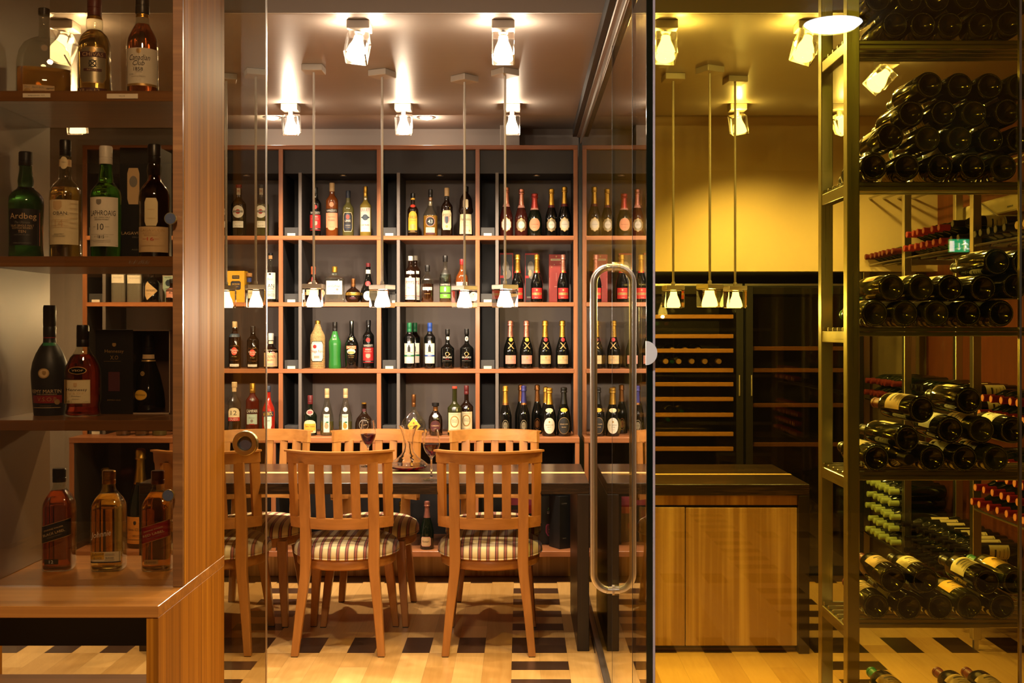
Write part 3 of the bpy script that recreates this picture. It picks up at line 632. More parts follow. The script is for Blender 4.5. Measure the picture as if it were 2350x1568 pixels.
# ================================================================== display case on its counter
XS = -.86
dc = thing('display_case', 'glass fronted whisky display case with wooden upright and counter', 'display case', (XS, 2.615, 0))
def D(name, mb, mat): return mb.build(name, mat, dc, loc=(-XS, -2.615, 0))
D('counter_top', MB().box(-1.55, XS, 2.615, 3.20, .751, .779, b=.0012), M['elm_x'])
D('end_panel', MB().box(XS-.029, XS-.0005, 2.617, 3.20, 0, .7505, b=.001), M['elm'])
D('end_panel', MB().box(-1.55, -1.505, 2.617, 3.20, 0, .7505, b=.001), M['elm'])
D('apron', MB().box(-1.504, XS-.03, 2.89, 2.91, .606, .7505), M['apron'])
D('lower_shelf', MB().box(-1.504, XS-.03, 2.64, 3.15, .42, .45, b=.001), M['walnut'])
D('side_panel', MB().box(XS-.0255, XS, 2.822, 3.20, .7795, 2.62, b=.001), M['elm'])
D('shaded_front_edge', MB().box(XS-.026, XS-.001, 2.806, 2.8215, .7795, 2.62, b=.001), M['walnut'])  # dark walnut paints in the shade on the panel's unlit front
M['lam'] = plain('brown_laminate', '#77665a', .35, var=.02, vs=5)
D('side_panel', MB().box(-1.392, -1.366, 2.822, 3.20, .7795, 2.62, b=.001), M['lam'])
SHZ = [2.047, 1.623, 1.203]
for z in SHZ: D('shelf', MB().box(-1.3655, XS-.026, 2.823, 3.195, z-.027, z, b=.001), M['walnut'])
gd = D('glass_door', MB().box(-1.365, -.8835, 2.808, 2.814, .783, 2.6), M['casep'])
for px, py in ((392, 502), (387, 1137)):
    kn = MB(); kn.lathe([(.006, 0), (.006, .012), (.0145, .013), (.0152, .018), (.0152, .022)], 28).lathe([(.0005, .0222), (.0135, .0222)], 28, m=1, cap=False)
    kn.build('door_knob', [M['brass'], M['knobm']], gd, loc=(X(px, 2.79), 2.807, Z(py, 2.79)), rot=(PI/2, 0, 0))
D('price_strip', MB().box(X(52,2.82), X(115,2.82), 2.8205, 2.8228, Z(223.5,2.82), Z(214,2.82)), M['white'])
D('price_strip', MB().box(X(245,2.82), X(316,2.82), 2.8205, 2.8228, Z(226,2.82), Z(215,2.82)), M['white'])
PRICE = [(83, 219, 'Sauvignon/Semillon  5,5 €', 38, 3.5), (280, 220.5, '10,5 €', 13, 3.5)]
sk = MB(); rnd = random.Random(3)
for k in range(34):
    px = 297 + 47*rnd.random(); py = 596 + 5*rnd.random(); l = 4+5*rnd.random()
    x0, z0, x1, z1 = X(px, 2.822), Z(py, 2.822), X(px-l*.45, 2.822), Z(min(py+l, 607), 2.822); wd = .0006
    sk.add([(x0, 2.8222, z0), (x0+wd, 2.8222, z0), (x1+wd, 2.8222, z1), (x1, 2.8222, z1)], [(0, 1, 2, 3)])
D('sticker_residue', sk, M['grey'])

# ================================================================== chairs
def arc_y(x, yc, sag=.10, half=.225):
    R = (half*half + sag*sag)/(2*sag)
    return yc + R - math.sqrt(max(R*R - x*x, 0))
def chair(x, y, rz, label):
    t = thing('dining_chair', label, 'chair', (x, y, 0), (0, 0, rz), 'beech chairs around the table')
    n = 22
    def rail(z0, z1, yc0, yc1, th, half, lip=0):
        loops = []
        for i in range(n+1):
            xx = -half + 2*half*i/n
            ya, yb_ = arc_y(xx, yc0), arc_y(xx, yc1)
            sl = (arc_y(xx+.001, yc0)-arc_y(xx-.001, yc0))/.002; nx, ny = -sl, 1; q = math.hypot(nx, ny); nx, ny = nx/q*th/2, ny/q*th/2
            L_ = [(xx-nx, ya-ny, z0), (xx-nx, yb_-ny, z1-.006)]
            if lip: L_ += [(xx-nx*2.2, yb_-ny*2.2-.002, z1-.004), (xx-nx*2.2, yb_-ny*2.2-.002, z1+.004)]
            else: L_ += [(xx-nx, yb_-ny, z1)]
            L_ += [(xx+nx, yb_+ny, z1+(.004 if lip else 0)), (xx+nx, ya+ny, z0)]
            loops.append(L_)
        return MB().loft(loops, 0, True)
    lean = lambda z: -.205 - (z-.42)*.215          # back leans away from the seat
    rail(.846, .90, lean(.846), lean(.90), .020, .228, 1).build('crest_rail', M['beech_x'], t)
    rail(.553, .603, lean(.553), lean(.603), .020, .222).build('lower_rail', M['beech_x'], t)
    for xx in (-.078, 0, .078):
        MB().beam([(xx, arc_y(xx, lean(.6)), .600, .020, .007), (xx, arc_y(xx, lean(.72))-.004, .72, .020, .007), (xx, arc_y(xx, lean(.85)), .848, .020, .007)]).build('slat', M['beech'], t)
    for sgn in (-1, 1):
        xx = sgn*.210
        loops = []
        for z in (.565, .70, .85):
            yy = arc_y(xx, lean(z)); a = math.atan2(arc_y(xx+.001, 0)-arc_y(xx-.001, 0), .002); c, s_ = math.cos(a), math.sin(a)
            loops.append([(xx+c*u-s_*v, yy+s_*u+c*v, z) for u, v in ((-.022,-.008),(.022,-.008),(.022,.008),(-.022,.008))])
        MB().loft(loops).build('stile', M['beech'], t)
        px = sgn*.152
        pts = [(sgn*.190, -.250, 0.004, .016, .016), (sgn*.172, -.222, .19, .019, .019), (sgn*.153, -.200, .355, .022, .022), (sgn*.150, -.196, .41, .024, .023), (sgn*.151, -.198, .46, .024, .022),
               (px, arc_y(px, lean(.54))-.010, .54, .023, .018), (px, arc_y(px, lean(.70))-.008, .70, .023, .015), (px, arc_y(px, lean(.845))-.004, .852, .022, .013)]
        MB().beam(pts).build('rear_leg', M['beech'], t)
        pts = [(sgn*.198, .240, .004, .015, .015), (sgn*.182, .205, .19, .019, .019), (sgn*.165, .160, .375, .023, .023), (sgn*.163, .155, .40, .023, .023)]
        MB().beam(pts).build('front_leg', M['beech'], t)
    MB().lathe([(.175, .372), (.218, .368), (.226, .374), (.228, .405), (.222, .414), (.17, .414)], 48).build('seat_frame', M['beech_x'], t)
    MB().lathe([(.17, .4145), (.232, .416), (.240, .428), (.239, .445), (.228, .466), (.20, .482), (.14, .491), (.07, .494), (.001, .495)], 64, cap=False).build('seat_cushion', M['stripe'], t, angle=60)
    MB().tube([(.2375*math.cos(2*PI*k/64), .2375*math.sin(2*PI*k/64), .4205) for k in range(64)], .0042, 6, closed=True).build('piping', M['stripe'], t)
    for sx_, sy_ in ((.190, -.250), (-.190, -.250), (.198, .240), (-.198, .240)):
        MB().box(sx_-.014, sx_+.014, sy_-.014, sy_+.014, 0, .0038).build('foot_pad', M['black'], t)
    return t
c0 = chair(X(773, 4.80), 5.085, 0, 'beech chair with its back to the viewer, in the middle, striped round seat')
dup(c0, (X(1121, 4.80), 5.085, 0), (0, 0, 0), 'beech chair with its back to the viewer, near the glass partition')
dup(c0, (X(460, 4.80), 5.085, 0), (0, 0, .03), 'beech chair with its back to the viewer, half hidden by the wooden upright')
dup(c0, (X(618, 5.84), 5.555, 0), (0, 0, PI), 'beech chair across the table, behind the brass ring pull')
dup(c0, (X(869, 5.84), 5.555, 0), (0, 0, PI), 'beech chair across the table, behind the decanter')
dup(c0, (X(1135.5, 5.84), 5.555, 0), (0, 0, PI), 'beech chair across the table, nearest the glass partition')

# ================================================================== on the table
def wineglass(px, Y, label):
    t = thing('wine_glass', label, 'wine glass', (X(px, Y), Y, .7509), group='glasses of red wine on the table')
    bowl = [(.0008, .0), (.036, .0005), (.037, .002), (.02, .005), (.007, .011), (.0042, .03), (.0040, .085), (.006, .098), (.016, .110), (.029, .128), (.0375, .150), (.039, .165), (.0365, .195), (.0315, .228)]
    inner = [(.0305, .228), (.0355, .195), (.038, .165), (.0365, .150), (.028, .129), (.015, .1115), (.002, .104)]
    MB().lathe(bowl + inner, 32, cap=False).build('bowl_and_stem', M['glassware'], t, angle=60)
    MB().lathe([(.0008, .1045), (.0148, .112), (.0276, .1295), (.0360, .1505), (.0375, .160), (.001, .1602)], 32, cap=False).build('wine', M['wine'], t, angle=50)
wineglass(845, 5.51, 'wine glass with red wine on the far side of the table'); wineglass(990, 5.02, 'wine glass with red wine beside the decanter')
t = thing('decanter', 'wide based glass decanter with a little red wine', 'decanter', (X(937, 5.38), 5.38, .7509))
pr = [(.0008, .0), (.045, .0), (.088, .010), (.096, .020), (.094, .028), (.075, .042), (.048, .060), (.030, .082), (.0225, .108), (.022, .130), (.026, .160), (.035, .190), (.046, .214)]
MB().lathe(pr + [(r-.0022, z+.0006) for r, z in pr[::-1] if r > .004], 40, cap=False).build('glass_body', M['glassware'], t, angle=60)
MB().lathe([(.0008, .0015), (.045, .0015), (.086, .0115), (.0925, .0185), (.001, .019)], 40, cap=False).build('wine', M['wine'], t)
# ================================================================== bottles
_tc = {}
def text2d(s):
    if s in _tc: return _tc[s]
    cu = bpy.data.curves.new('lettering', 'FONT'); cu.body = s; cu.size = 1; cu.resolution_u = 2; cu.align_x = 'CENTER'
    o = bpy.data.objects.new('lettering', cu)
    me = bpy.data.meshes.new_from_object(o)
    bm = bmesh.new(); bm.from_mesh(me)
    if bm.verts:
        x0 = min(v.co.x for v in bm.verts); x1 = max(v.co.x for v in bm.verts)
        k = max(3, min(14, len(s)*2))
        for i in range(1, k):
            bmesh.ops.bisect_plane(bm, geom=bm.verts[:]+bm.edges[:]+bm.faces[:], plane_co=(x0+(x1-x0)*i/k, 0, 0), plane_no=(1, 0, 0))
    bm.verts.ensure_lookup_table()
    for i, v in enumerate(bm.verts): v.index = i
    vs = [(v.co.x, v.co.y) for v in bm.verts]; fs = [[v.index for v in f.verts] for f in bm.faces]
    bm.free(); bpy.data.objects.remove(o); bpy.data.curves.remove(cu); bpy.data.meshes.remove(me)
    if vs:
        xa, xb = min(p[0] for p in vs), max(p[0] for p in vs); ya, yb = min(p[1] for p in vs), max(p[1] for p in vs)
        vs = [((p[0]-(xa+xb)/2), (p[1]-(ya+yb)/2)) for p in vs]; _tc[s] = (vs, fs, xb-xa, yb-ya)
    else: _tc[s] = ([], [], 1, 1)
    return _tc[s]
SHAPES = {
 'e': [(math.cos(2*PI*k/28), math.sin(2*PI*k/28)) for k in range(28)],
 'd': [(1, 0), (.5, .5), (0, 1), (-.5, .5), (-1, 0), (-.5, -.5), (0, -1), (.5, -.5)],
 's': [(1, .35), (.75, .55), (.7, .75), (.35, .8), (0, 1), (-.35, .8), (-.7, .75), (-.75, .55), (-1, .35), (-1, -.35), (-.75, -.55), (-.7, -.75), (-.35, -.8), (0, -1), (.35, -.8), (.7, -.75), (.75, -.55), (1, -.35)],
 'a': [(1, -1), (1, .35), (.8, .75), (.4, .95), (0, 1), (-.4, .95), (-.8, .75), (-1, .35), (-1, -1), (-.5, -1), (0, -1), (.5, -1)],      # arched top
 'k': [(1, .7), (.8, 1), (0, 1), (-.8, 1), (-1, .7), (-1, -.2), (-.7, -.7), (0, -1), (.7, -.7), (1, -.2)],                                # shield
 'o': [(1, .7), (.75, 1), (0, 1), (-.75, 1), (-1, .7), (-1, -.7), (-.75, -1), (0, -1), (.75, -1), (1, -.7)],                              # octagon
 'h': [(-1, .5), (-.55, 1), (.1, .55), (1, 0), (.1, -.55), (-.55, -1), (-1, -.5), (-1, 0)],                                               # kite
}
def dense(sh, q=.16):
    out = []
    for (x0, y0), (x1, y1) in zip(sh, sh[1:]+sh[:1]):
        m = max(1, int(math.hypot(x1-x0, y1-y0)/q+.5))
        out += [(x0+(x1-x0)*k/m, y0+(y1-y0)*k/m) for k in range(m)]
    return out
class Surf:
    def __init__(s, prof, ex=2.0, sy=1.0): s.p = prof; s.ex = ex; s.sy = sy
    def r(s, z):
        p = s.p
        for (r0, z0), (r1, z1) in zip(p, p[1:]):
            if z0 <= z <= z1 and z1 > z0: return r0 + (r1-r0)*(z-z0)/(z1-z0)
        return p[-1][0]
    def at(s, u, v, e):
        r = s.r(v)
        if s.ex == 2 and s.sy == 1:
            a = u/max(r, .004); return ((r+e)*math.sin(a), -(r+e)*math.cos(a), v)
        q = max(r**s.ex - min(abs(u), r*.98)**s.ex, 0)**(1/s.ex)
        return (u, -q*s.sy - e, v)
def decal(name, surf, items, R, Hh, parent, e0=.0004, de=.00025, z0=0):
    mb = MB(); mats = []
    for i, it in enumerate(items):
        e = e0 + de*i; k = it[0]
        mt = it[6] if k == 't' else it[5]
        mt = M[mt] if isinstance(mt, str) else mt
        if mt not in mats: mats.append(mt)
        mi = mats.index(mt)
        if k == 'r':
            u0, u1, v0, v1 = it[1]*R, it[2]*R, it[3]*Hh, it[4]*Hh; nu, nv = max(2, int(abs(u1-u0)/R*7)), 5
            vs = [surf.at(u0+(u1-u0)*a/nu, v0+(v1-v0)*b/nv, e) for b in range(nv+1) for a in range(nu+1)]
            fs = [(b*(nu+1)+a, b*(nu+1)+a+1, (b+1)*(nu+1)+a+1, (b+1)*(nu+1)+a) for b in range(nv) for a in range(nu)]
            mb.add(vs, fs, mi, True)
        elif k == 't':
            s, u, v, w, h = it[1], it[2]*R, it[3]*Hh, it[4]*R, it[5]*Hh
            rot = it[7] if len(it) > 7 else 0; sh = it[8] if len(it) > 8 else 0
            vs2, fs, bw, bh = text2d(s)
            c, sn = math.cos(rot), math.sin(rot); vs = []
            for (x, y) in vs2:
                x = (x + sh*y)*w/bw; y = y*h/bh
                vs.append(surf.at(u + c*x - sn*y, v + sn*x + c*y, e))
            mb.add(vs, fs, mi, False)
        else:
            sh = SHAPES[k]; u, v, ru, rv = it[1]*R, it[2]*Hh, it[3]*R, it[4]*Hh; K = 8; sh = dense(sh); n = len(sh)
            vs = [surf.at(u, v, e)] + [surf.at(u+ru*p*j/K, v+rv*q*j/K, e) for j in range(1, K+1) for p, q in sh]
            fs = [(0, 1+i, 1+(i+1) % n) for i in range(n)]
            for j in range(K-1):
                fs += [(1+j*n+i, 1+(j+1)*n+i, 1+(j+1)*n+(i+1) % n, 1+j*n+(i+1) % n) for i in range(n)]
            mb.add(vs, fs, mi, True)
    return mb.build(name, mats, parent)
# style: (end of straight body, end of shoulder, neck/body radius, cap start, shoulder power, cap swell)
STY = {'bordeaux': (.60, .73, .36, .80, 1.0, 1.08), 'champ': (.36, .76, .36, .66, .9, 1), 'spirit': (.60, .76, .38, .84, 1.0, 1.15), 'slim': (.66, .80, .40, .86, 1.0, 1.12),
       'squat': (.48, .68, .34, .80, 1.0, 1.2), 'port': (.50, .66, .30, .86, .9, 1.2), 'tall': (.56, .70, .33, .83, .8, 1.12)}
def profile(style, r, h):
    if isinstance(style, list): return [(a*r, b*h) for a, b in style], None
    zb, zs, nr, cz, p, sw = STY[style]
    pr = [(.88*r, 0), (.97*r, .006*h), (r, .022*h), (r, zb*h*.5), (r, zb*h)]
    for k in range(1, 9):
        t = k/8; f = .5+.5*math.cos(PI*t**p); pr.append(((nr+(1-nr)*f)*r, (zb+(zs-zb)*t)*h))
    pr += [(nr*r*.96, (zs+1)/2*h), (nr*r*.95, .99*h)]
    return pr, (nr*r*.95, cz, sw)
FOIL = [(1.30, .655), (1.12, .78), (1.05, .875), (1.04, .885), (1.34, .890), (1.38, .902), (1.30, .914), (1.20, .925), (1.30, .96), (1.22, .985), (.75, 1.0)]
FOILS = {}
def bottle(label, loc, r, h, style='spirit', glass='bk', cap='blackcap', main=(), neck=(), liq=None, fill=.8, ex=2.0, sy=1.0, rz=0, n=24, capdef=None, group=None, capz=None, extra=None, body_name='glass_body', rx=0):
    t = thing('bottle', label, 'bottle', loc, (rx, 0, rz), group)
    prof, cd = profile(style, r, h); cd = capdef or cd
    surf = Surf(prof, ex, sy)
    champ = style == 'champ' or style == 'champ_fat' or extra == 'champ'
    cz = (capz or (cd[1] if cd else .85))
    top = cz*h if not champ else .93*h
    if not champ:
        body = [p for p in prof if p[1] < cz*h] + [(surf.r(cz*h), cz*h)]
        nb = body + [(body[-1][0]*.6, cz*h)]
    else: body = [p for p in prof if p[1] < .95*h]; nb = body
    MB().lathe([(.0008, .001)] + nb + ([(.0008, nb[-1][1]+.0002)]), n, ex=ex, sy=sy, cap=False).build(body_name, M[glass], t, angle=50)
    if liq:
        lp = [(max(p[0]-.0022, .001), p[1]+.003) for p in prof if p[1] < fill*h-.004]
        lp = [(.0006, .0035)] + lp + [(max(surf.r(fill*h)-.0022, .001), fill*h), (.0006, fill*h)]
        MB().lathe(lp, n, ex=ex, sy=sy, cap=False).build('liquid', M[liq], t, angle=50)
    if cap:
        nr = cd[0] if cd else 0
        if champ:
            nr = surf.r(.85*h)
            fp_ = [(max(nr*a, surf.r(b*h)+.0006 if b < .8 else 0), b*h) for a, b in FOIL]; FOILS[t.name] = fp_
            MB().lathe(fp_, n).build('foil', M[cap], t, angle=30)
        else:
            q = nr*cd[2]; z0, z1 = cz*h, h; g = (z1-z0)
            MB().lathe([(q*.97, z0), (q, z0+.03*g), (q, z0+.30*g), (q*.96, z0+.32*g), (q*.96, z0+.35*g), (q, z0+.37*g), (q, z1-.08*g), (q*.9, z1)], n).build('cap', M[cap], t, angle=30)
    if main: decal('label', surf, main, r, h, t)
    if neck: decal('neck_label', surf, neck, r, h, t)
    return t

YS = 6.485
def BS(px, row, ytop, w, label, dy=0, base=None, **k):
    """bottle on the wall shelving: row 0-2 on the shelves, 3 on the deck"""
    Y = (YS if row < 3 else 6.36) + dy
    zb = (ROWZ + [DECK])[row]
    h = Z(ytop, Y) - zb; r = w/2*Y/F; k.setdefault('rz', math.atan2(-X(px, Y), Y)*.5)
    return bottle(label, (X(px, Y), Y, zb), r, h, **k)
G = 'spirit bottles on the wall shelving'
def lab(u0, u1, v0, v1, m='white'): return ('r', u0, u1, v0, v1, m)
def T(s, u, v, w, h, m='ink', rot=0, sh=0): return ('t', s, u, v, w, h, m, rot, sh)
# ---- top row
mart = lambda word: [('e', 0, .47, .80, .12, 'white'), ('e', 0, .47, .30, .045, 'red'), lab(-.68, .68, .455, .49, 'ink'), T('MARTINI', 0, .4725, 1.25, .024, 'white'), lab(-.72, .72, .165, .29), T(word, 0, .265, .7, .014, 'grey'), T('Rossi & C.', .1, .20, .9, .02, 'ink', .08, .3)]
mn = [lab(-.26, .26, .80, .93), T('M', 0, .865, .25, .05, 'red')]
BS(506, 0, 424, 34, 'dark green vermouth bottle at the edge of the wooden upright, top shelf', style='spirit', glass='bkg', cap='redcap', main=mart('EXTRA DRY'), neck=mn, capz=.9)
BS(548, 0, 424, 34, 'dark green vermouth bottle with red cap and round white label, top shelf', style='spirit', glass='bkg', cap='redcap', main=mart('ROSSO'), neck=mn, capz=.935)
BS(600, 0, 424, 34, 'clear vermouth bottle with blue-grey cap and round white label, top shelf', style='spirit', glass='shell', liq='l_olive', fill=.62, cap='slate', main=mart('BIANCO'), neck=mn, capz=.935)
rama = lambda a, b: [lab(-1.1, 1.1, .44, .51, 'ink'), T('RAMAZZOTTI', 0, .475, 1.75, .038, 'white'), ('e', 0, .59, .38, .045, 'red'), lab(-1.1, 1.1, .12, .435, 'red'), T(a, 0, .395, 1.0, .03, 'white'), T(b, 0, .35, 1.3, .014, 'cream'), ('k', 0, .26, .4, .045, 'pink'), lab(-1.1, 1.1, .135, .165, 'ink'), T('LIQUORE', 0, .15, .9, .014, 'white')]
BS(724, 0, 430, 26, 'black bitters bottle with red label behind the pendant rod, top shelf', style='slim', glass='bk', cap='blackcap', main=rama('AMARO', 'FELSINA'), capz=.86)
BS(762, 0, 420, 28, 'rose aperitif bottle with peach label and cream cap, top shelf', style='slim', glass='l_amb', cap='creamcap', main=[lab(-1.1, 1.1, .44, .51, 'ink'), T('RAMAZZOTTI', 0, .475, 1.75, .038, 'white'), ('e', 0, .59, .36, .045, 'peach'), lab(-1.1, 1.1, .16, .435, 'peach'), T('Aperitivo', 0, .355, 1.2, .035, 'maroon', 0, .3), T('Rosato', 0, .30, 1.0, .035, 'maroon', 0, .3), ('e', 0, .16, .6, .05, 'peach'), T('LIQUORE', 0, .17, .7, .012, 'maroon')], capz=.84)
BS(799, 0, 438, 26, 'greenish aquavit bottle with dark octagonal label and red-topped cap, top shelf', style='spirit', glass='l_olive', cap='navy', main=[('o', 0, .31, .88, .21, 'cream'), ('o', 0, .31, .80, .20, 'ink'), ('e', 0, .41, .5, .085, 'slate'), ('e', 0, .42, .3, .05, 'redorange'), T('LINIE', 0, .335, 1.0, .045, 'white'), lab(-.7, .7, .15, .27, 'navy'), T('AQUAVIT', 0, .235, .9, .02, 'cream'), T('Norwegian', 0, .195, .9, .018, 'goldp')], capz=.84)
BS(839, 0, 428, 26, 'pale aperitif bottle with gold capsule and cream label, top shelf', style='bordeaux', glass='l_yel', cap='gold', main=[lab(-1.0, 1.0, .09, .57, 'white'), T('LILLET', 0, .525, 1.7, .055, 'red'), T('APERITIF', 0, .47, .9, .014, 'grey'), ('e', 0, .375, .5, .06, 'slate'), ('e', 0, .375, .8, .022, 'slate'), T('LILLET BLANC', 0, .225, 1.5, .03, 'red', 0, 0), T('FRANCE', 0, .16, .7, .014, 'grey')], neck=[('e', 0, .75, .2, .02, 'white')], capz=.80)
BS(947.6, 0, 443.5, 25, 'dark coffee liqueur bottle with yellow label, top shelf', style='spirit', glass='bkb', cap='blackcap', main=[('a', 0, .335, .90, .245, 'yellow'), ('e', 0, .70, .55, .035, 'redorange'), T('KAHLUA', 0, .44, 1.6, .07, 'maroon'), T('LICOR DE CAFE', 0, .36, 1.2, .018, 'maroon'), ('e', 0, .22, .5, .06, 'goldp'), lab(-.9, .9, .095, .14, 'ink'), T('ORIGINAL', 0, .118, .9, .02, 'yellow')], neck=[lab(-1, 1, .845, .885, 'yellow')], capz=.89)
BS(988, 0, 435, 34, 'clear liqueur bottle with golden content and round black number label, top shelf', style=[(.9,0),(1,.02),(1,.42),(.97,.46),(.72,.55),(.42,.64),(.31,.70),(.28,.75),(.27,1)], glass='shell', liq='l_gold', fill=.44, cap='blackcap', capz=.84, capdef=(.0115, .84, 1.12), main=[('e', 0, .31, .66, .105, 'pink'), ('e', 0, .31, .58, .092, 'ink'), T('43', 0, .31, .62, .075, 'white'), lab(-.62, .62, .055, .185, 'cream'), T('LICOR', 0, .15, .6, .02, 'grey'), lab(-.62, .62, .04, .075, 'maroon')], neck=[lab(-.25, .25, .65, .74, 'silver'), lab(-.33, .33, .76, .83, 'copper'), T('43', 0, .795, .3, .04, 'white')])
BS(1025.5, 0, 431.5, 27, 'brown cream liqueur bottle with oval cream label, top shelf', style='spirit', glass='bkb', cap='creamcap', main=[('o', 0, .33, .86, .20, 'cream'), T('AMARULA', 0, .435, 1.55, .06, 'ink'), ('k', 0, .33, .5, .08, 'pink'), ('k', 0, .33, .28, .075, 'slate'), ('e', 0, .20, .22, .03, 'goldp')], neck=[lab(-.4, .4, .78, .825, 'ink')], capz=.83)
BS(1069, 0, 428, 34, 'dark monk-shaped hazelnut liqueur bottle behind the pendant rod, top shelf', style=[(.94,0),(1,.015),(.97,.10),(.80,.42),(.78,.45),(.98,.485),(1.0,.53),(.9,.58),(.84,.70),(.80,.75),(.55,.82),(.36,.86),(.32,.90),(.34,1)], glass='bkb', cap='blackcap', capz=.89, capdef=(.0135, .89, 1.2), main=[('r', -.97, .97, .045, .44, 'cream'), T('Frangelico', 0, .33, 1.5, .07, 'ink', 0, .15), T('LIQUORE', 0, .27, .8, .014, 'grey'), T('BARBERO', 0, .21, .9, .014, 'grey'), ('e', .5, .11, .1, .02, 'goldp'), T('CANALE', -.2, .11, .8, .014, 'grey')], neck=[('o', 0, .645, .36, .085, 'cream')])
def champ_b(px, row, ytop, w, label, foil, glass='bkg', fat=False, lab_=None, nk=None, **k):
    st = 'champ' if not fat else [(.9,0),(1,.02),(1,.30),(.97,.40),(.80,.52),(.52,.64),(.40,.72),(.36,.80),(.34,1)]
    return BS(px, row, ytop, w, label, style=st, glass=glass, cap=foil, main=lab_ or [], neck=nk or [], extra='champ', **k)
orn = lambda c: [('s', 0, .235, .80, .148, 'goldp'), ('s', 0, .235, .72, .132, c), ('e', 0, .235, .5, .075, 'white'), T('MONOPOLE', 0, .235, .85, .016, 'grey')]
band = lambda c: [('r', -1.5, 1.5, .60, .655, c)]
champ_b(1162, 0, 429.5, 31, 'rose champagne bottle with pale foil and ornate white label, behind the last rod', 'rosefoil', 'rose', lab_=orn('white'), nk=band('pink'))
champ_b(1196.5, 0, 433.6, 30, 'rose champagne bottle with copper foil and dim ornate label, top shelf', 'rosefoil', 'rose', lab_=orn('silver'), nk=band('pink'))
champ_b(1227, 0, 444, 34, 'squat champagne bottle with coral foil and round peach label, top shelf', 'coral', 'bkg', True, [('e', 0, .27, .78, .15, 'goldp'), ('e', 0, .27, .74, .142, 'peach'), T('CUVEE ROSE', 0, .27, .95, .018, 'maroon'), T('BRUT', 0, .20, .4, .014, 'maroon')], [('r', -.9, .9, .615, .655, 'pink')])
champ_b(1265.5, 0, 433, 29, 'champagne bottle with gold foil and ornate silver label, top shelf', 'gold', 'bk', lab_=orn('silver'), nk=band('burg'))
champ_b(1295.5, 0, 428.5, 30, 'champagne bottle with gold foil and ornate cream label, top shelf end', 'gold', 'bk', lab_=orn('cream'), nk=band('burg'))
# ---- second row
def carton(label, px0, px1, ytop, row, mat, dy, items=(), depth=.10, rz=0, cat='box'):
    Y = YS + dy; zb = ROWZ[row]; x0, x1 = X(px0, Y), X(px1, Y); w = x1-x0; h = Z(ytop, Y)-zb
    t = thing('gift_box', label, cat, ((x0+x1)/2, Y, zb), (0, 0, rz))
    MB().box(-w/2, w/2, 0, depth, 0, h, b=.001).build('carton', M[mat], t)
    class Fl:
        def at(s, u, v, e): return (u, -e, v)
    if items: decal('print', Fl(), items, w/2, h, t)
    return t
carton('yellow tequila gift box beside the wooden upright, second shelf', 521, 561, 622, 1, 'yellowbox', -.02, [('r', -.42, .42, .75, .86, 'ink'), T('TEQUILA', 0, .805, .66, .03, 'yellow'), ('o', 0, .54, .58, .14, 'ink'), ('o', 0, .54, .53, .125, 'navy'), T('PATRON', 0, .58, .85, .06, 'yellow'), ('e', 0, .50, .12, .03, 'yellow'), ('d', 0, .50, .4, .02, 'goldp'), T('100% DE AGAVE', 0, .08, .9, .016, 'ink')], .09)
BS(572, 1, 627, 37, 'round tequila bottle with wooden stopper, second shelf behind the pendant', style=[(.7,0),(.92,.03),(1,.15),(1,.35),(.9,.48),(.6,.58),(.34,.66),(.30,.72),(.28,1)], glass='shell', liq='l_clear', fill=.5, cap='cork', capz=.88, capdef=(.0155, .88, 1.1), main=[('e', 0, .30, .62, .17, 'cream'), T('Don Julio', 0, .31, 1.0, .06, 'ink')], neck=[lab(-.33, .33, .70, .84, 'bluecap')], dy=.03)
BS(621, 1, 581, 27, 'clear mezcal bottle with cork and white block-letter label, second shelf', style='spirit', glass='shell', liq='l_clear', fill=.6, cap='blackcap', main=[lab(-1.0, 1.0, .07, .60), T('Mezcal', 0, .47, .9, .05, 'grey', 0, .3), T('SAN', 0, .335, 1.4, .075), T('COSME', 0, .275, 1.4, .04), T('OAXACA', 0, .215, 1.2, .03, 'grey'), T('MEXICO', 0, .15, 1.4, .055), ('e', 0, .57, .2, .02, 'ink')], neck=[lab(-.35, .35, .88, .95, 'cork')], capz=.955)
BS(719, 1, 612, 38, 'dark liqueur bottle with orange cap hidden behind the pendant cube', style=[(.9,0),(1,.03),(1,.42),(.92,.52),(.6,.62),(.34,.70),(.28,.76),(.27,1)], glass='bkb', cap='orangecap', capz=.78, capdef=(.012, .78, 1.12), main=[lab(-.8, .8, .2, .36, 'cream'), ('e', 0, .52, .55, .05, 'pink'), T('CORDON', 0, .30, 1.0, .03)], neck=[lab(-.16, .16, .58, .70, 'red')])
BS(768, 1, 612, 46, 'square clear gin bottle with gold stopper and white label', style=[(.93,0),(1,.02),(1,.64),(.96,.68),(.5,.735),(.28,.77),(.26,.82),(.26,1)], glass='shell', ex=6, sy=.55, cap='gold', capz=.84, capdef=(.015, .84, 1.1), main=[lab(-.78, .78, .22, .60), T('oriGINal', -.05, .455, 1.2, .07), ('e', .3, .36, .12, .03, 'grey'), T('GIN', 0, .27, .2, .025)])
BS(810.5, 1, 640, 37, 'small round raspberry liqueur bottle with gold band', style=[(.5,0),(.75,.04),(.97,.16),(1,.27),(.95,.40),(.75,.50),(.45,.58),(.3,.62),(.28,.68),(.28,1)], glass='bkb', cap='copper', capz=.66, capdef=(.0115, .66, 1.15), main=[('r', -1.4, 1.4, .30, .42, 'gold'), T('CHAMBORD', 0, .36, 1.4, .05, 'ink'), ('e', 0, .18, .4, .05, 'maroon')])
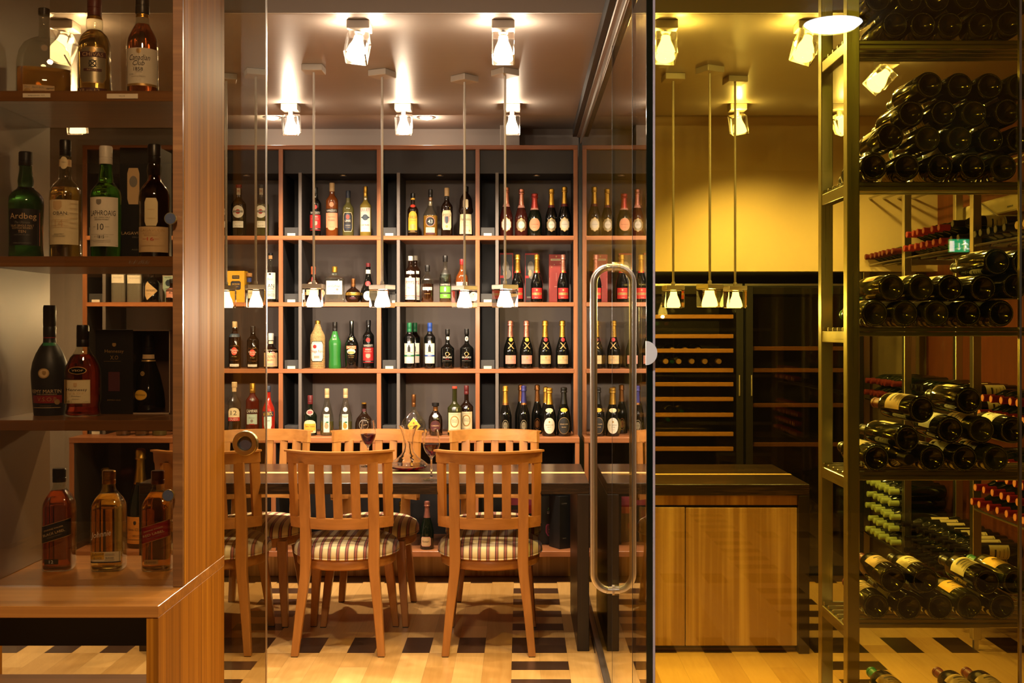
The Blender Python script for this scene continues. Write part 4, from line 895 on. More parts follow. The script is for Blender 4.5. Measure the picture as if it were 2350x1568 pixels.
BS(845, 1, 604, 36, 'dark herbal liqueur bottle with red seal and white round label', style=[(.9,0),(1,.03),(.98,.22),(.85,.35),(.6,.46),(.42,.58),(.36,.64),(.30,.72),(.28,1)], glass='bk', cap='burg', capz=.90, capdef=(.0115, .90, 1.15), main=[('e', 0, .165, .58, .12, 'white'), ('e', 0, .22, .08, .02, 'goldp'), T('BENEDICTINE', 0, .165, .85, .014, 'grey'), ('e', 0, .475, .34, .065, 'red')], neck=[('r', -.45, .45, .73, .83, 'white')])
pim = [lab(-1.1, .95, .06, .53), ('e', 0, .53, .25, .035, 'cream'), T("PIMM'S", -.05, .43, 1.55, .075, 'red'), T('No 1', -.05, .32, .8, .05, 'goldp', 0, .3), lab(-1.1, .95, .10, .108, 'grey'), lab(-1.1, .95, .14, .148, 'red')]
pn = [('r', -.8, .8, .61, .67, 'white')]
BS(942, 1, 588, 26, 'dark summer cup bottle with white label and white cap, in front of its twin', style='slim', glass='bkb', cap='whitecap', main=pim, neck=pn, capz=.90)
BS(953, 1, 587, 25, 'dark summer cup bottle with white cap, half hidden behind its twin', dy=.09, style='slim', glass='bkb', cap='whitecap', main=pim, neck=pn, capz=.90)
BS(981, 1, 609, 29, 'amber liqueur bottle with red-on-white band and black cap', style=[(.9,0),(1,.03),(1,.50),(.92,.62),(.6,.70),(.38,.76),(.32,.80),(.31,1)], glass='shell', liq='l_brown', fill=.50, cap='blackcap', capz=.83, capdef=(.0115, .83, 1.3), main=[lab(-.82, .82, .33, .41), T('DRAMBUIE', 0, .37, 1.45, .05, 'red'), T('LIQUEUR', 0, .23, .9, .02, 'goldp')])
BS(1022, 1, 587, 28, 'clear herbal liqueur bottle with bright green label', style=[(.9,0),(1,.02),(1,.52),(.9,.60),(.6,.67),(.34,.72),(.36,.78),(.32,.86),(.30,1)], glass='shell', liq='l_clear', fill=.6, cap='blackcap', capz=.87, capdef=(.0115, .87, 1.25), main=[lab(-1.0, 1.0, .09, .345, 'greenlab'), lab(-1.0, 1.0, .345, .41, 'ink'), T('CHARTREUSE', 0, .377, 1.7, .035, 'white'), ('e', 0, .28, .16, .05, 'white'), lab(-1.0, 1.0, .185, .21, 'ink'), T('VERTE', 0, .14, .5, .03, 'white')])
BS(1060, 1, 595, 29, 'amber whisky liqueur bottle with red cap hidden behind the pendant', style=[(.9,0),(1,.03),(1,.50),(.9,.60),(.6,.68),(.38,.74),(.32,.80),(.31,1)], glass='l_amb', cap='redcap', capz=.87, capdef=(.0112, .87, 1.2), main=[lab(-1, 1, .2, .47), T('SOUTHERN', 0, .42, 1.6, .05), T('COMFORT', 0, .345, 1.5, .05)])
def figure_box(label, a, b, ytop): return carton(label, a, b, ytop, 1, 'blackbox', .12, [('r', -1, -.93, 0, 1, 'red'), ('r', .90, 1, .0, 1, 'red'), ('r', -.95, .95, .97, 1, 'red'), ('e', -.1, .72, .5, .12, 'grey'), ('e', .1, .58, .6, .10, 'grey'), ('e', -.2, .60, .25, .07, 'tan'), ('r', -.95, -.4, .5, .55, 'red'), ('r', -.9, 0, .06, .13, 'maroon'), ('r', -.7, .2, .10, .13, 'grey')], .08)
figure_box('black champagne gift box with red edge, behind the last pendant', 1147, 1177.5, 581)
figure_box('black champagne gift box with red edge, between two gold-foiled bottles', 1205, 1234, 581.6)
carton('red champagne gift box with fine line drawing', 1260, 1290, 584, 1, 'redbox', .12, [('r', -.75, .85, .87, .91, 'cream'), T('CHAMPAGNE', .05, .89, 1.3, .022), ('e', .1, .955, .1, .02, 'goldp'), ('e', -.6, .74, .1, .01, 'goldp'), ('e', -.2, .79, .07, .008, 'cream'), ('e', .75, .82, .07, .008, 'cream'), ('r', -.92, -.88, .3, .52, 'pink'), ('r', .1, .14, .45, .62, 'pink'), ('r', -.2, .4, .33, .342, 'pink'), ('r', .25, .6, .14, .152, 'pink')], .08)
pip = [('r', -.95, .95, .075, .30, 'red'), ('r', -.82, .82, .155, .20, 'goldp'), T('CHAMPAGNE', 0, .177, 1.35, .026), ('e', 0, .255, .14, .02, 'goldp'), T('BRUT', -.1, .10, .5, .012, 'cream')]
pnk = [('r', -1.1, 1.1, .615, .665, 'red'), ('e', 0, .64, .22, .025, 'goldp'), T('PIPER', 0, .77, .30*.9*1.6, .035*.8, 'copper', PI/2)]
pnk = [('r', -1.1, 1.1, .615, .655, 'red'), ('e', 0, .645, .26, .028, 'gold')]
for px, fo, lb in ((1188, 'gold', 'champagne bottle with red label between two black gift boxes'), (1232, 'gold', 'champagne bottle with red label left of the red gift box'), (1292.5, 'rosefoil', 'champagne bottle with red label and pink foil before the red gift box')):
    b = champ_b(px, 1, 584, 28, lb, fo, 'bk', lab_=pip, nk=pnk)
def foil_text(b, s, h, r, z0, z1, m='ink'):
    decal('foil_lettering', Surf(FOILS[b.name]), [('t', s, .002, (z0+z1)/2, z1-z0, .011, m, PI/2)], 1, 1, b, .0006)
for b in [o for o in bpy.data.objects if o.get('label', '').startswith('champagne bottle with red label')]: foil_text(b, 'PIPER', .28, .0142, .195, .237, 'copper')
# ---- third row
hav = [('o', 0, .33, 1.02, .155, 'copper'), ('o', 0, .33, .98, .147, 'bkb'), ('e', 0, .37, .5, .085, 'redorange'), T('Havana', 0, .395, 1.35, .045, 'white'), T('Club', 0, .345, .85, .045, 'white'), T('Anejo', 0, .255, .8, .03, 'goldp', 0, .3), lab(-.8, .8, .045, .10), T('RON', 0, .075, .9, .014)]
BS(539, 2, 738, 27, 'dark rum bottle with cream cap and round red emblem, third shelf', style='slim', glass='bkb', cap='creamcap', main=hav, neck=[('r', -1.1, 1.1, .67, .74, 'slate')], capz=.87)
BS(580.5, 2, 749, 27, 'dark rum bottle with black cap and round red emblem, third shelf', style='slim', glass='bk', cap='blackcap', main=hav, capz=.84)
BS(622, 2, 765, 32, 'squat rum bottle with beige patterned label at the clear door edge', style='squat', glass='bkb', cap='whitecap', main=[lab(-1.2, 1.2, .06, .53, 'tan'), T('DON PAPA', 0, .34, 1.5, .09, 'red'), T('RUM', 0, .24, .8, .05, 'red'), ('e', -.4, .46, .25, .03, 'pink'), ('e', .4, .45, .25, .03, 'pink'), ('e', 0, .13, .5, .03, 'pink')], neck=[lab(-.4, .4, .70, .78, 'cream')])
BS(729, 2, 736, 34, 'straw-wrapped cachaca bottle with white label', style=[(.95,0),(1,.02),(1,.64),(.94,.70),(.6,.80),(.42,.88),(.32,.93),(.31,1)], glass='straw', cap='gold', capz=.93, capdef=(.0135, .93, 1.12), body_name='straw_cover', main=[('o', -.02, .36, .92, .215, 'ink'), ('o', -.02, .36, .86, .20, 'white'), T('AGUARDENTE', 0, .54, 1.0, .02), ('e', -.3, .46, .25, .04, 'red'), T('Nega Fulo', 0, .355, 1.6, .07, 'red'), ('r', -.4, .3, .22, .27, 'pink')])
BS(768.5, 2, 739, 28, 'frosted green melon liqueur bottle, third shelf', style=[(.95,0),(1,.02),(1,.08),(.92,.28),(1,.50),(.98,.58),(.62,.68),(.46,.76),(.36,.80),(.32,1)], glass='l_green', cap='blackcap', capz=.80, capdef=(.0115, .80, 1.2), main=[T('MIDORI', 0, .63, .6, .03, 'white'), ('d', 0, .70, .12, .03, 'white')], neck=[('r', -.25, .25, .84, .90, 'grey')])
BS(807, 2, 736, 32, 'black cream liqueur bottle with orange arched lettering', style=[(.85,0),(.92,.02),(1,.30),(1,.44),(.9,.53),(.62,.62),(.36,.68),(.30,.74),(.29,1)], glass='bk', cap='blackcap', capz=.985, capdef=(.0115, .985, 1.05), main=[('r', -.75, .75, .41, .475, 'orangecap'), T('BAILEYS', 0, .443, 1.3, .05, 'cream'), ('e', 0, .355, .62, .055, 'mint'), ('e', 0, .335, .5, .03, 'goldp'), T('THE ORIGINAL', 0, .27, .9, .02, 'goldp'), T('IRISH CREAM', 0, .235, .7, .014, 'goldp')], neck=[('e', 0, .62, .28, .03, 'goldp')])
BS(845.5, 2, 735, 26, 'black bitters bottle with red label, third shelf end', style='slim', glass='bk', cap='blackcap', main=rama('AMARO', 'FELSINA'), capz=.88)
sand = lambda c: [lab(-.95, .95, .115, .55), ('a', -.02, .43, .24, .065, 'ink'), ('e', -.02, .50, .12, .02, 'ink'), T('SANDEMAN', 0, .35, 1.1, .025), lab(-.95, .95, .265, .30, c), T('SHERRY', 0, .283, .7, .018, 'white'), T('FINO', 0, .15, .3, .014, 'grey')]
BS(939.4, 2, 741, 26, 'black sherry bottle with green capsule, in front of its twin', style='slim', glass='bk', cap='greencap', main=sand('greencap'), capz=.80)
BS(952, 2, 741, 26, 'black sherry bottle with dull green capsule, behind its twin', style='slim', glass='bk', cap='greencap', main=sand('greencap'), capz=.80, dy=.10)
BS(986.5, 2, 741, 26, 'black sherry bottle with blue capsule and white label', style='slim', glass='bk', cap='bluecap', main=sand('bluecap'), capz=.81)
port = [('e', 0, .37, .28, .055, 'goldp'), ('e', 0, .37, .22, .045, 'bk'), T('DELAFORCE', 0, .285, 1.4, .04, 'white'), T('PORTO', 0, .24, .5, .02, 'red'), lab(-.7, .7, .195, .20, 'grey')]
BS(1027, 2, 755.6, 31, 'black port bottle with small torn white seal', style='port', glass='bk', cap='blackcap', main=port, neck=[('k', .1, .765, .26, .045, 'white')])
BS(1071, 2, 755, 31, 'black port bottle with oval white seal, beside the brown upright', style='port', glass='bk', cap='blackcap', main=port, neck=[('e', 0, .75, .27, .06, 'white'), ('k', 0, .75, .12, .03, 'grey')])
def moet(px, fo, lc, seal, label):
    b = champ_b(px, 2, 735.5, 30.5, label, fo, 'bk', lab_=[('r', -.78, .98, .10, .275, lc), T('CHAMPAGNE', .1, .18, 1.3, .022, 'grey'), ('k', .1, .225, .14, .02, 'goldp'), T('BRUT', .1, .135, .4, .012, 'grey')],
        nk=[('e', .1, .60, .30, .042, seal), ('t', 'X', .12, .475, 1.0, .13, 'goldp')])
    foil_text(b, 'MOET', .28, .0150, .182, .232)
moet(1171, 'rosefoil', 'pink', 'yellow', 'champagne bottle with pink foil, pink label and yellow seal, next to the grey divider')
moet(1208, 'rosefoil', 'pink', 'yellow', 'champagne bottle with pink foil, pink label and yellow seal, second in its row')
moet(1251, 'gold', 'tan', 'red', 'champagne bottle with gold foil, cream label and red seal, third in its row')
moet(1290.5, 'gold', 'tan', 'red', 'champagne bottle with gold foil, cream label and red seal, at the shelf end')
# ---- on the deck
BS(538, 3, 877, 30, 'clear anise spirit bottle with red banded label, on the deck', style='spirit', glass='shell', liq='l_clear', fill=.5, cap='creamcap', main=[('a', 0, .40, .95, .125, 'cream'), T('12', 0, .43, .9, .085), lab(-.98, .98, .275, .345, 'red'), T('OUZO', 0, .31, 1.3, .04, 'white'), lab(-1, 1, .03, .09, 'cream'), ('e', 0, .085, .22, .03, 'ink')], neck=[lab(-.36, .36, .82, .90, 'tan')], capz=.90)
BS(579.5, 3, 880, 30, 'dark red bitter bottle with gold cap and pale label, on the deck', style='slim', glass='l_dred', cap='gold', main=[lab(-1.0, 1.0, .43, .515, 'ink'), T('CAMPARI', 0, .4725, 1.8, .055, 'white'), lab(-.85, .85, .22, .415, 'mint'), T('Bitter', 0, .345, .9, .03, 'grey', 0, .3), ('e', 0, .285, .2, .03, 'grey'), lab(-.4, .4, .215, .23, 'red')], capz=.82)
BS(616, 3, 886, 29, 'bright red aperitif bottle with blue diagonal label, at the clear door edge', style=[(.9,0),(1,.03),(1,.46),(.9,.56),(.55,.66),(.40,.72),(.33,.80),(.32,1)], glass='l_red', cap='navy', capz=.88, capdef=(.0115, .88, 1.2), main=[('k', 0, .25, .62, .17, 'mint'), lab(-1.0, 1.0, .39, .49, 'navy'), T('APEROL', 0, .44, 1.6, .07, 'yellow', .1), ('r', -.35, .35, .30, .31, 'grey')])
BS(712, 3, 907.5, 31, 'dark green liqueur bottle with red capsule and yellow label, on the deck', style='squat', glass='bkg', cap='burg', main=[('a', 0, .235, 1.02, .16, 'cream'), lab(-.92, .92, .13, .30, 'yellow'), T('Crema Catalana', 0, .24, 1.5, .05), T('LIQUEUR', 0, .17, .7, .018), lab(-.92, .92, .07, .105, 'cream')], neck=[('e', 0, .58, .55, .065, 'pink'), ('e', 0, .58, .4, .045, 'red')], capz=.78)
pear = lambda c: [lab(-.45, .45, .075, .46), ('e', 0, .21, .30, .06, c), ('e', -.1, .26, .15, .03, c), ('e', .12, .29, .2, .015, 'greencap'), T('Poire', 0, .40, .5, .03, 'ink', 0, .3)]
pst = [(.9,0),(1,.02),(1,.32),(.95,.42),(.66,.58),(.44,.70),(.33,.79),(.30,1)]
BS(750.5, 3, 892, 31, 'clear fruit brandy bottle with tall pale pear label, left of its twin', style=pst, glass='shell', liq='l_olive', fill=.30, cap='creamcap', main=pear('peach'), neck=[('e', 0, .56, .32, .05, 'white')], capz=.80, capdef=(.0112, .80, 1.15))
BS(793, 3, 892, 31, 'clear fruit brandy bottle with yellow quince label, right of its twin', style=pst, glass='shell', liq='l_olive', fill=.30, cap='creamcap', main=pear('orange'), neck=[('e', 0, .56, .32, .05, 'white')], capz=.80, capdef=(.0112, .80, 1.15))
BS(835.5, 3, 924, 41, 'round dark liqueur bottle with yellow-topped cap behind the wine glass', style=[(.7,0),(.9,.05),(1,.22),(.98,.38),(.8,.52),(.5,.62),(.3,.69),(.27,.75),(.26,1)], glass='bkb', sy=.6, cap='gold', capz=.955, capdef=(.0122, .955, 1.1), main=[('e', 0, .33, .52, .16, 'grey'), ('e', 0, .33, .46, .14, 'bkb'), T('VENOSTA', 0, .33, .7, .03, 'tan')], neck=[('k', 0, .76, .2, .05, 'maroon')])
BS(949.5, 3, 905.6, 56, 'teardrop clear calvados bottle with diamond label behind the decanter', style=[(.55,0),(.8,.05),(.97,.15),(1,.24),(.93,.34),(.70,.44),(.40,.53),(.21,.61),(.155,.68),(.14,1)], glass='shell', liq='l_olive', fill=.12, sy=.45, cap='copper', capz=.70, capdef=(.0105, .70, 1.15), main=[('d', .02, .24, .56, .205, 'goldp'), ('d', .02, .24, .53, .195, 'yellow'), T("Coeur de Lion", .02, .235, .62, .028), ('e', .02, .31, .06, .025, 'redorange')])
BS(999.5, 3, 924.6, 32, 'dark brown whisky decanter bottle with oval collar label', style=[(.92,0),(1,.03),(1,.46),(.9,.58),(.6,.68),(.40,.73),(.34,.80),(.33,1)], glass='bkb', cap='blackcap', capz=.90, capdef=(.014, .90, 1.45), main=[('e', 0, .30, .78, .17, 'copper'), ('e', 0, .30, .73, .16, 'maroon'), T('CARDHU', 0, .31, 1.1, .045, 'tan'), T('15', 0, .22, .25, .03, 'tan')], neck=[('e', 0, .605, .42, .055, 'white'), ('r', -.35, .35, .76, .88, 'copper')])
ver = [lab(-1.0, 1.0, .085, .47, 'cream'), ('e', 0, .29, .62, .12, 'goldp'), ('e', 0, .29, .48, .095, 'cream'), T('ANTICA', 0, .32, .75, .025), T('FORMULA', 0, .285, .75, .02), T('VERMOUTH', 0, .125, 1.2, .02, 'grey'), T('CARPANO', 0, .435, 1.2, .02, 'grey')]
BS(1043.5, 3, 887, 33, 'green vermouth bottle with orange cap and cream engraved label', style='tall', glass='wineol', cap='redorange', main=ver, capz=.955)
BS(1070.5, 3, 885, 31, 'dark vermouth bottle with wine-red capsule, behind the orange-capped one', style='tall', glass='bkb', cap='burg', main=ver, capz=.82, dy=.07)
rl = lambda c: [('e', 0, .20, .52, .12, c), ('e', 0, .20, .46, .105, 'bk'), ('e', 0, .20, .36, .08, c), T('BRUT', 0, .20, .4, .02, 'ink')]
gb = lambda c: [('r', -1.2, 1.2, .615, .655, c)]
champ_b(1160, 3, 885.5, 29, 'sparkling wine bottle with gold foil and small round label, next to the divider', 'gold', 'bk', lab_=rl('silver'), nk=gb('copper'))
champ_b(1195, 3, 883, 27, 'sparkling wine bottle with dull gold foil behind the blue-foiled one', 'copper', 'bk', lab_=rl('copper'), dy=.12)
champ_b(1202, 3, 885, 28, 'sparkling wine bottle with blue foil and round label', 'bluefoil', 'bk', lab_=rl('silver'), nk=gb('copper'))
champ_b(1233, 3, 883, 27, 'sparkling wine bottle with bronze foil, set back in the middle of the row', 'copper', 'bk', lab_=rl('copper'), dy=.12)
champ_b(1252.5, 3, 888, 27, 'sparkling wine bottle with gold foil, half hidden behind the oval white label', 'gold', 'bk', dy=.11)
ov = lambda c, tx: [('e', 0, .22, .82, .165, c), ('e', 0, .30, .12, .02, 'goldp'), T('GRANDE CUVEE', 0, .235, 1.1, .022, tx), T('BRUT', 0, .19, .5, .02, tx), T('1815', 0, .14, .4, .014, tx)]
champ_b(1260.5, 3, 890, 33, 'squat champagne bottle with gold foil and large oval white label', 'gold', 'bk', True, ov('white', 'grey'), [('e', 0, .535, .55, .045, 'cream')], dy=-.03)
champ_b(1294, 3, 888.5, 33, 'squat champagne bottle with black foil and large oval dark label', 'darkfoil', 'bk', True, [('e', 0, .22, .86, .17, 'goldp'), ('e', 0, .22, .82, .163, 'ink'), T('GRANDE CUVEE', 0, .25, 1.1, .022, 'tan'), T('BLANC', 0, .19, .6, .02, 'tan')], [('e', 0, .535, .5, .042, 'yellow')], dy=-.03)
# ---- shelving bays seen through the display case
bot = [lab(-.9, .75, .33, .47), T('THE BOTANIST', -.08, .42, 1.2, .025, 'grey')]
BS(274, 1, 560, 33, 'square clear gin bottle with white label, left of its twin, seen through the case', style=[(.95,0),(1,.02),(1,.62),(.9,.68),(.5,.75),(.36,.80),(.34,1)], glass='texglass', ex=5, cap='creamcap', main=bot, capz=.85, capdef=(.013, .85, 1.15), n=32)
BS(310, 1, 560, 33, 'square clear gin bottle with white label, right of its twin, seen through the case', style=[(.95,0),(1,.02),(1,.62),(.9,.68),(.5,.75),(.36,.80),(.34,1)], glass='texglass', ex=5, cap='creamcap', main=[lab(-.9, .95, .32, .46), T('THE BOTANIST', .05, .41, 1.5, .027, 'grey')], capz=.85, capdef=(.013, .85, 1.15), n=32)
BS(349, 1, 605, 34, 'black apothecary gin bottle with pale kite label, seen through the case', style='squat', glass='bk', cap='blackcap', main=[('h', .0, .295, .92, .24, 'tan'), T("HENDRICK'S", -.1, .30, 1.2, .05), T('GIN', -.25, .22, .5, .03, 'grey')], capz=.74)
carton('pale blue gin carton beside the display case upright, seen through the case', 373, 400, 632, 1, 'cardwhite', .06, [('r', -.9, .9, .03, .97, 'mint'), ('e', 0, .72, .5, .12, 'slate'), T('MONKEY', 0, .92, 1.2, .05), T('Spirit', 0, .50, .9, .05)], .08)
BS(394, 1, 640, 26, 'small brown gin bottle in front of the pale blue carton', style='squat', glass='bkb', cap='blackcap', main=[lab(-1, 1, .2, .6, 'pink'), T('47', 0, .4, .9, .1)], dy=-.03)
BS(284, 0, 443, 24, 'slender amber bottle between the two middle whiskies, seen through the case', style='slim', glass='l_brown', cap='gold', main=[lab(-.9, .9, .15, .45, 'cream'), T('VODKA', 0, .3, 1.1, .05)])
BS(293, 0, 455, 24, 'greenish bottle at the rear shelf, glimpsed right of the white-labelled whisky', style='slim', glass='wineol', cap='blackcap', main=[lab(-.9, .9, .15, .40, 'white'), T('GIN', 0, .3, .8, .05)], dy=.08)
for px, g, lb in ((283, 'l_clear', 'bottle base glimpsed under the lowest case shelf, left'), (326, 'l_clear', 'bottle base glimpsed under the lowest case shelf, middle'), (366, 'l_olive', 'yellowish bottle base glimpsed under the lowest case shelf')):
    BS(px, 3, 880, 32, lb, style='spirit', glass=g, cap='blackcap', main=[lab(-.9, .9, .2, .5, 'white'), T('GRAPPA', 0, .35, 1.2, .05)])
# ---- under the deck
def low(px, ytop, w, Y, label, lab_, foil='gold', nk=(), fat=True):
    h = Z(ytop, Y)-.181; r = w/2*Y/F
    return bottle(label, (X(px, Y), Y, .181), r, h, style=[(.9,0),(1,.02),(1,.30),(.97,.40),(.78,.52),(.50,.64),(.38,.72),(.33,.80),(.31,1)] if fat else 'champ', glass='bkg', cap=foil, main=lab_, neck=nk, extra='champ')
vcl = [lab(-1.0, 1.0, .05, .32, 'orange'), ('e', -.1, .26, .12, .02, 'ink'), T('Veuve Clicquot', 0, .19, 1.7, .035), T('BRUT', 0, .13, .5, .018), lab(-1, 1, .09, .094, 'ink')]
low(322, 1029, 58, 6.36, 'very large champagne bottle with orange label in the lower bay, behind the table end', vcl, nk=[('r', -.6, .6, .64, .67, 'orange'), ('e', 0, .65, .2, .02, 'ink')])
low(242, 1074, 46, 6.42, 'large champagne bottle with orange label, behind the pale whisky of the case', vcl, nk=[('r', -.6, .6, .64, .67, 'orange')])
low(980, 1150, 32, 6.30, 'champagne bottle with pale round label standing under the table behind the chairs', [('o', -.1, .17, .75, .10, 'pink'), ('o', -.1, .17, .68, .09, 'tan'), T('Ruinart', -.1, .175, 1.0, .04)], 'rosefoil')
low(922, 1150, 32, 6.34, 'champagne bottle with gold foil hidden behind a chair leg under the deck', [('o', 0, .17, .75, .10, 'cream'), T('Brut', 0, .17, .8, .04)])
def lowbox(px0, px1, ytop, Y, rz, label, items, mat='blackbox', dz=0, tilt=0):
    x0, x1 = X(px0, Y), X(px1, Y); w = x1-x0; h = Z(ytop, Y)-.181
    t = thing('gift_box', label, 'box', ((x0+x1)/2, Y, .1815), (0, tilt, rz))
    MB().box(-w/2, w/2, 0, .11, 0, h, b=.001).build('carton', M[mat], t)
    class Fl:
        def at(s, u, v, e): return (u, -e, v)
    if items: decal('print', Fl(), items, w/2, h, t)
lowbox(1281, 1318, 1139, 6.30, .55, 'narrow black gift box turned edge-on by the glass partition', [T('CUVEE', -.3, .86, .8, .02, 'grey'), T('2009', -.3, .2, .5, .02, 'grey')])
lowbox(1236, 1286, 1139, 6.42, .0, 'black champagne gift box with magenta shield and green lettering', [('k', .2, .28, .55, .14, 'pinkseal'), ('k', .2, .28, .45, .12, 'maroon'), T('Dom', .2, .31, .5, .025, 'pink'), T('VINTAGE', .2, .25, .6, .02, 'pink'), T('LEGACY', .25, .66, .9, .05, 'white'), T('The', .0, .72, .4, .05, 'greenink', -.4, .3)])
lowbox(1165, 1234, 1139, 6.50, 0, 'black and crimson gift box behind the near chair back, under the deck', [('r', -.9, .95, .80, .99, 'pinkseal'), ('r', .35, .95, .62, .80, 'redcap'), ('r', -.9, -.35, .2, .7, 'maroon'), ('e', .3, .35, .25, .1, 'burg')])

# ================================================================== whisky bottles in the display case
def CB(px, ytop, w, zb, label, Y=2.97, **k):
    h = Z(ytop, Y)-zb; r = w/2*Y/F
    k.setdefault('n', 40); k.setdefault('rz', math.atan2(-X(px, Y), Y)*.95)
    return bottle(label, (X(px, Y), Y, zb), r, h, **k)
z1, z2, z3, z4 = SHZ[0], SHZ[1], SHZ[2], .779
flask = [(.94,0),(1,.03),(1,.32),(.98,.44),(.90,.54),(.72,.625),(.45,.675),(.24,.695),(.19,.71),(.185,1)]
CB(101, 20, 118, z1, 'arched clear flask bottle less than half full of amber bourbon, top case shelf', style=flask, glass='shell', liq='amberl', fill=.355, sy=.42, ex=2.6, cap='bkb', capz=.93, capdef=(.0125, .93, 1.18), n=48,
   main=[('r', -.74, .38, .065, .16, 'tan'), T('70cl', -.60, .135, .2, .022, 'grey'), ('e', -.58, .095, .12, .025, 'goldp'), T('Distiller 43.2% vol', -.12, .10, .5, .016, 'grey'), T('Batch 0070', -.2, .135, .4, .018, 'grey'), T('signed', .22, .13, .25, .025, 'ink', .1, .4)],
   neck=[('e', .02, .56, .14, .04, 'grey'), ('e', .02, .56, .11, .032, 'cardwhite')])
chiv = [(.93,0),(1,.02),(1,.46),(.97,.53),(.80,.60),(.55,.64),(.46,.66),(.50,.70),(.48,.75),(.40,.80),(.36,.86),(.36,1)]
CB(217, -14, 74, z1, 'amber blended whisky bottle with silver shield label and maroon cap, top case shelf', style=chiv, glass='shell', liq='goldl', fill=.66, cap='burg', capz=.79, capdef=(.0165, .79, 1.12),
   main=[('o', -.1, .315, .86, .165, 'goldp'), ('o', -.1, .315, .80, .155, 'silver'), ('k', -.1, .29, .62, .14, 'silver'), ('r', -.92, .72, .385, .435, 'maroon'), T('CHIVAS', -.1, .41, 1.25, .034, 'tan'), ('e', -.1, .325, .22, .035, 'ink'), ('e', -.1, .325, .16, .025, 'silver'), T('X', -.1, .325, .5, .06, 'ink'), ('r', -.62, .42, .255, .28, 'maroon'), T('REGAL', -.1, .268, .6, .014, 'tan'), ('e', -.1, .445, .2, .02, 'goldp'), ('r', -1.1, .75, .055, .105, 'maroon'), T('12', .15, .08, .28, .034, 'tan'), T('XII', -.75, .08, .35, .034, 'tan'), T('AGED YEARS', -.28, .08, .3, .01, 'tan')],
   neck=[('r', -.75, .75, .755, .785, 'gold')])
CB(327, -20, 70, z1, 'dark red-amber whisky bottle with grey script label and black cap, top case shelf', style=[(.93,0),(1,.02),(1,.50),(.96,.56),(.72,.63),(.50,.685),(.42,.72),(.40,.80),(.38,1)], glass='shell', liq='redl', fill=.70, cap='blackcap', capz=.79, capdef=(.0165, .79, 1.12),
   main=[('r', -1.15, 1.15, .125, .46, 'white'), ('r', -1.15, 1.15, .125, .145, 'goldp'), ('k', -.22, .43, .14, .022, 'goldp'), T('Canadian', -.18, .375, 1.35, .05, 'ink', 0, .35), T('Club', -.22, .325, .75, .045, 'ink', 0, .35), T('1858', -.25, .27, .58, .032, 'ink'), T('ORIGINAL', -.22, .245, .4, .008, 'grey'), T('Imported Whisky', -.25, .205, .9, .012, 'grey'), T('70cl 40%', -.7, .225, .3, .012, 'grey')],
   neck=[('r', -.7, .7, .755, .785, 'gold'), T('IMPORTED', -.1, .77, .55, .016, 'ink'), ('t', 'C.C', -.08, .865, .42, .035, 'tan')])
ard = [(.96,0),(1,.02),(.95,.10),(.95,.30),(1,.50),(.96,.575),(.75,.625),(.50,.655),(.42,.68),(.45,.73),(.40,.78),(.35,.83),(.35,1)]
CB(59, 349, 78, z2, 'dark green islay whisky bottle with black label, second case shelf', style=ard, glass='dkgreen', cap='blackcap', capz=.87, capdef=(.0145, .87, 1.22), Y=2.97,
   main=[('r', -1.05, .9, .125, .46, 'blackbox'), ('r', .84, .88, .125, .43, 'orangecap'), T('Ardbeg', -.15, .385, 1.55, .07, 'tan'), T('The Ultimate', -.18, .335, .85, .022, 'grey', 0, .3), T('ISLAY SINGLE MALT', -.18, .305, 1.3, .018, 'tan'), T('SCOTCH WHISKY', -.18, .282, 1.15, .018, 'tan'), T('TEN', -.18, .25, .42, .024, 'tan'), T('NON CHILL-FILTERED', -.18, .22, .85, .010, 'grey'), T('ARDBEG DISTILLERY LIMITED', -.18, .145, 1.0, .010, 'grey')])
CB(150, 322, 70, z2, 'golden single malt bottle with long cream label and tan stopper, second case shelf', style=[(.95,0),(1,.015),(1,.53),(.96,.58),(.72,.63),(.44,.665),(.41,.70),(.38,.80),(.37,1)], glass='shell', liq='goldl', fill=.60, cap='blackcap', capz=.865, capdef=(.0138, .865, 1.08),
   main=[('r', -1.2, .92, .12, .49, 'cream'), ('k', -.5, .44, .3, .04, 'tan'), T('OBAN.', -.3, .378, .98, .028, 'ink'), T('The Bay of Oban', -.3, .357, .5, .010, 'grey', 0, .3), T('14', -.38, .295, .52, .06, 'tan'), ('r', -1.0, .2, .322, .324, 'tan'), ('r', -1.0, .2, .308, .310, 'tan'), ('r', -1.0, .2, .276, .278, 'tan'), ('r', -1.0, .2, .262, .264, 'tan'), T('SINGLE MALT', -.38, .205, .6, .011, 'ink'), T('SCOTCH WHISKY', -.38, .188, .8, .011, 'ink'), ('r', .28, .8, .46, .463, 'tan'), ('r', .28, .8, .42, .423, 'tan'), ('r', .28, .8, .38, .383, 'tan'), ('r', .28, .8, .34, .343, 'tan'), ('r', .28, .8, .30, .303, 'tan'), ('r', .28, .8, .26, .263, 'tan')],
   neck=[('r', -.5, .5, .775, .835, 'tan'), ('e', -.1, .805, .26, .052, 'cream'), T('OBAN', -.1, .81, .3, .012, 'grey')])
CB(150, 0, 1, 0, 'x') if 0 else None
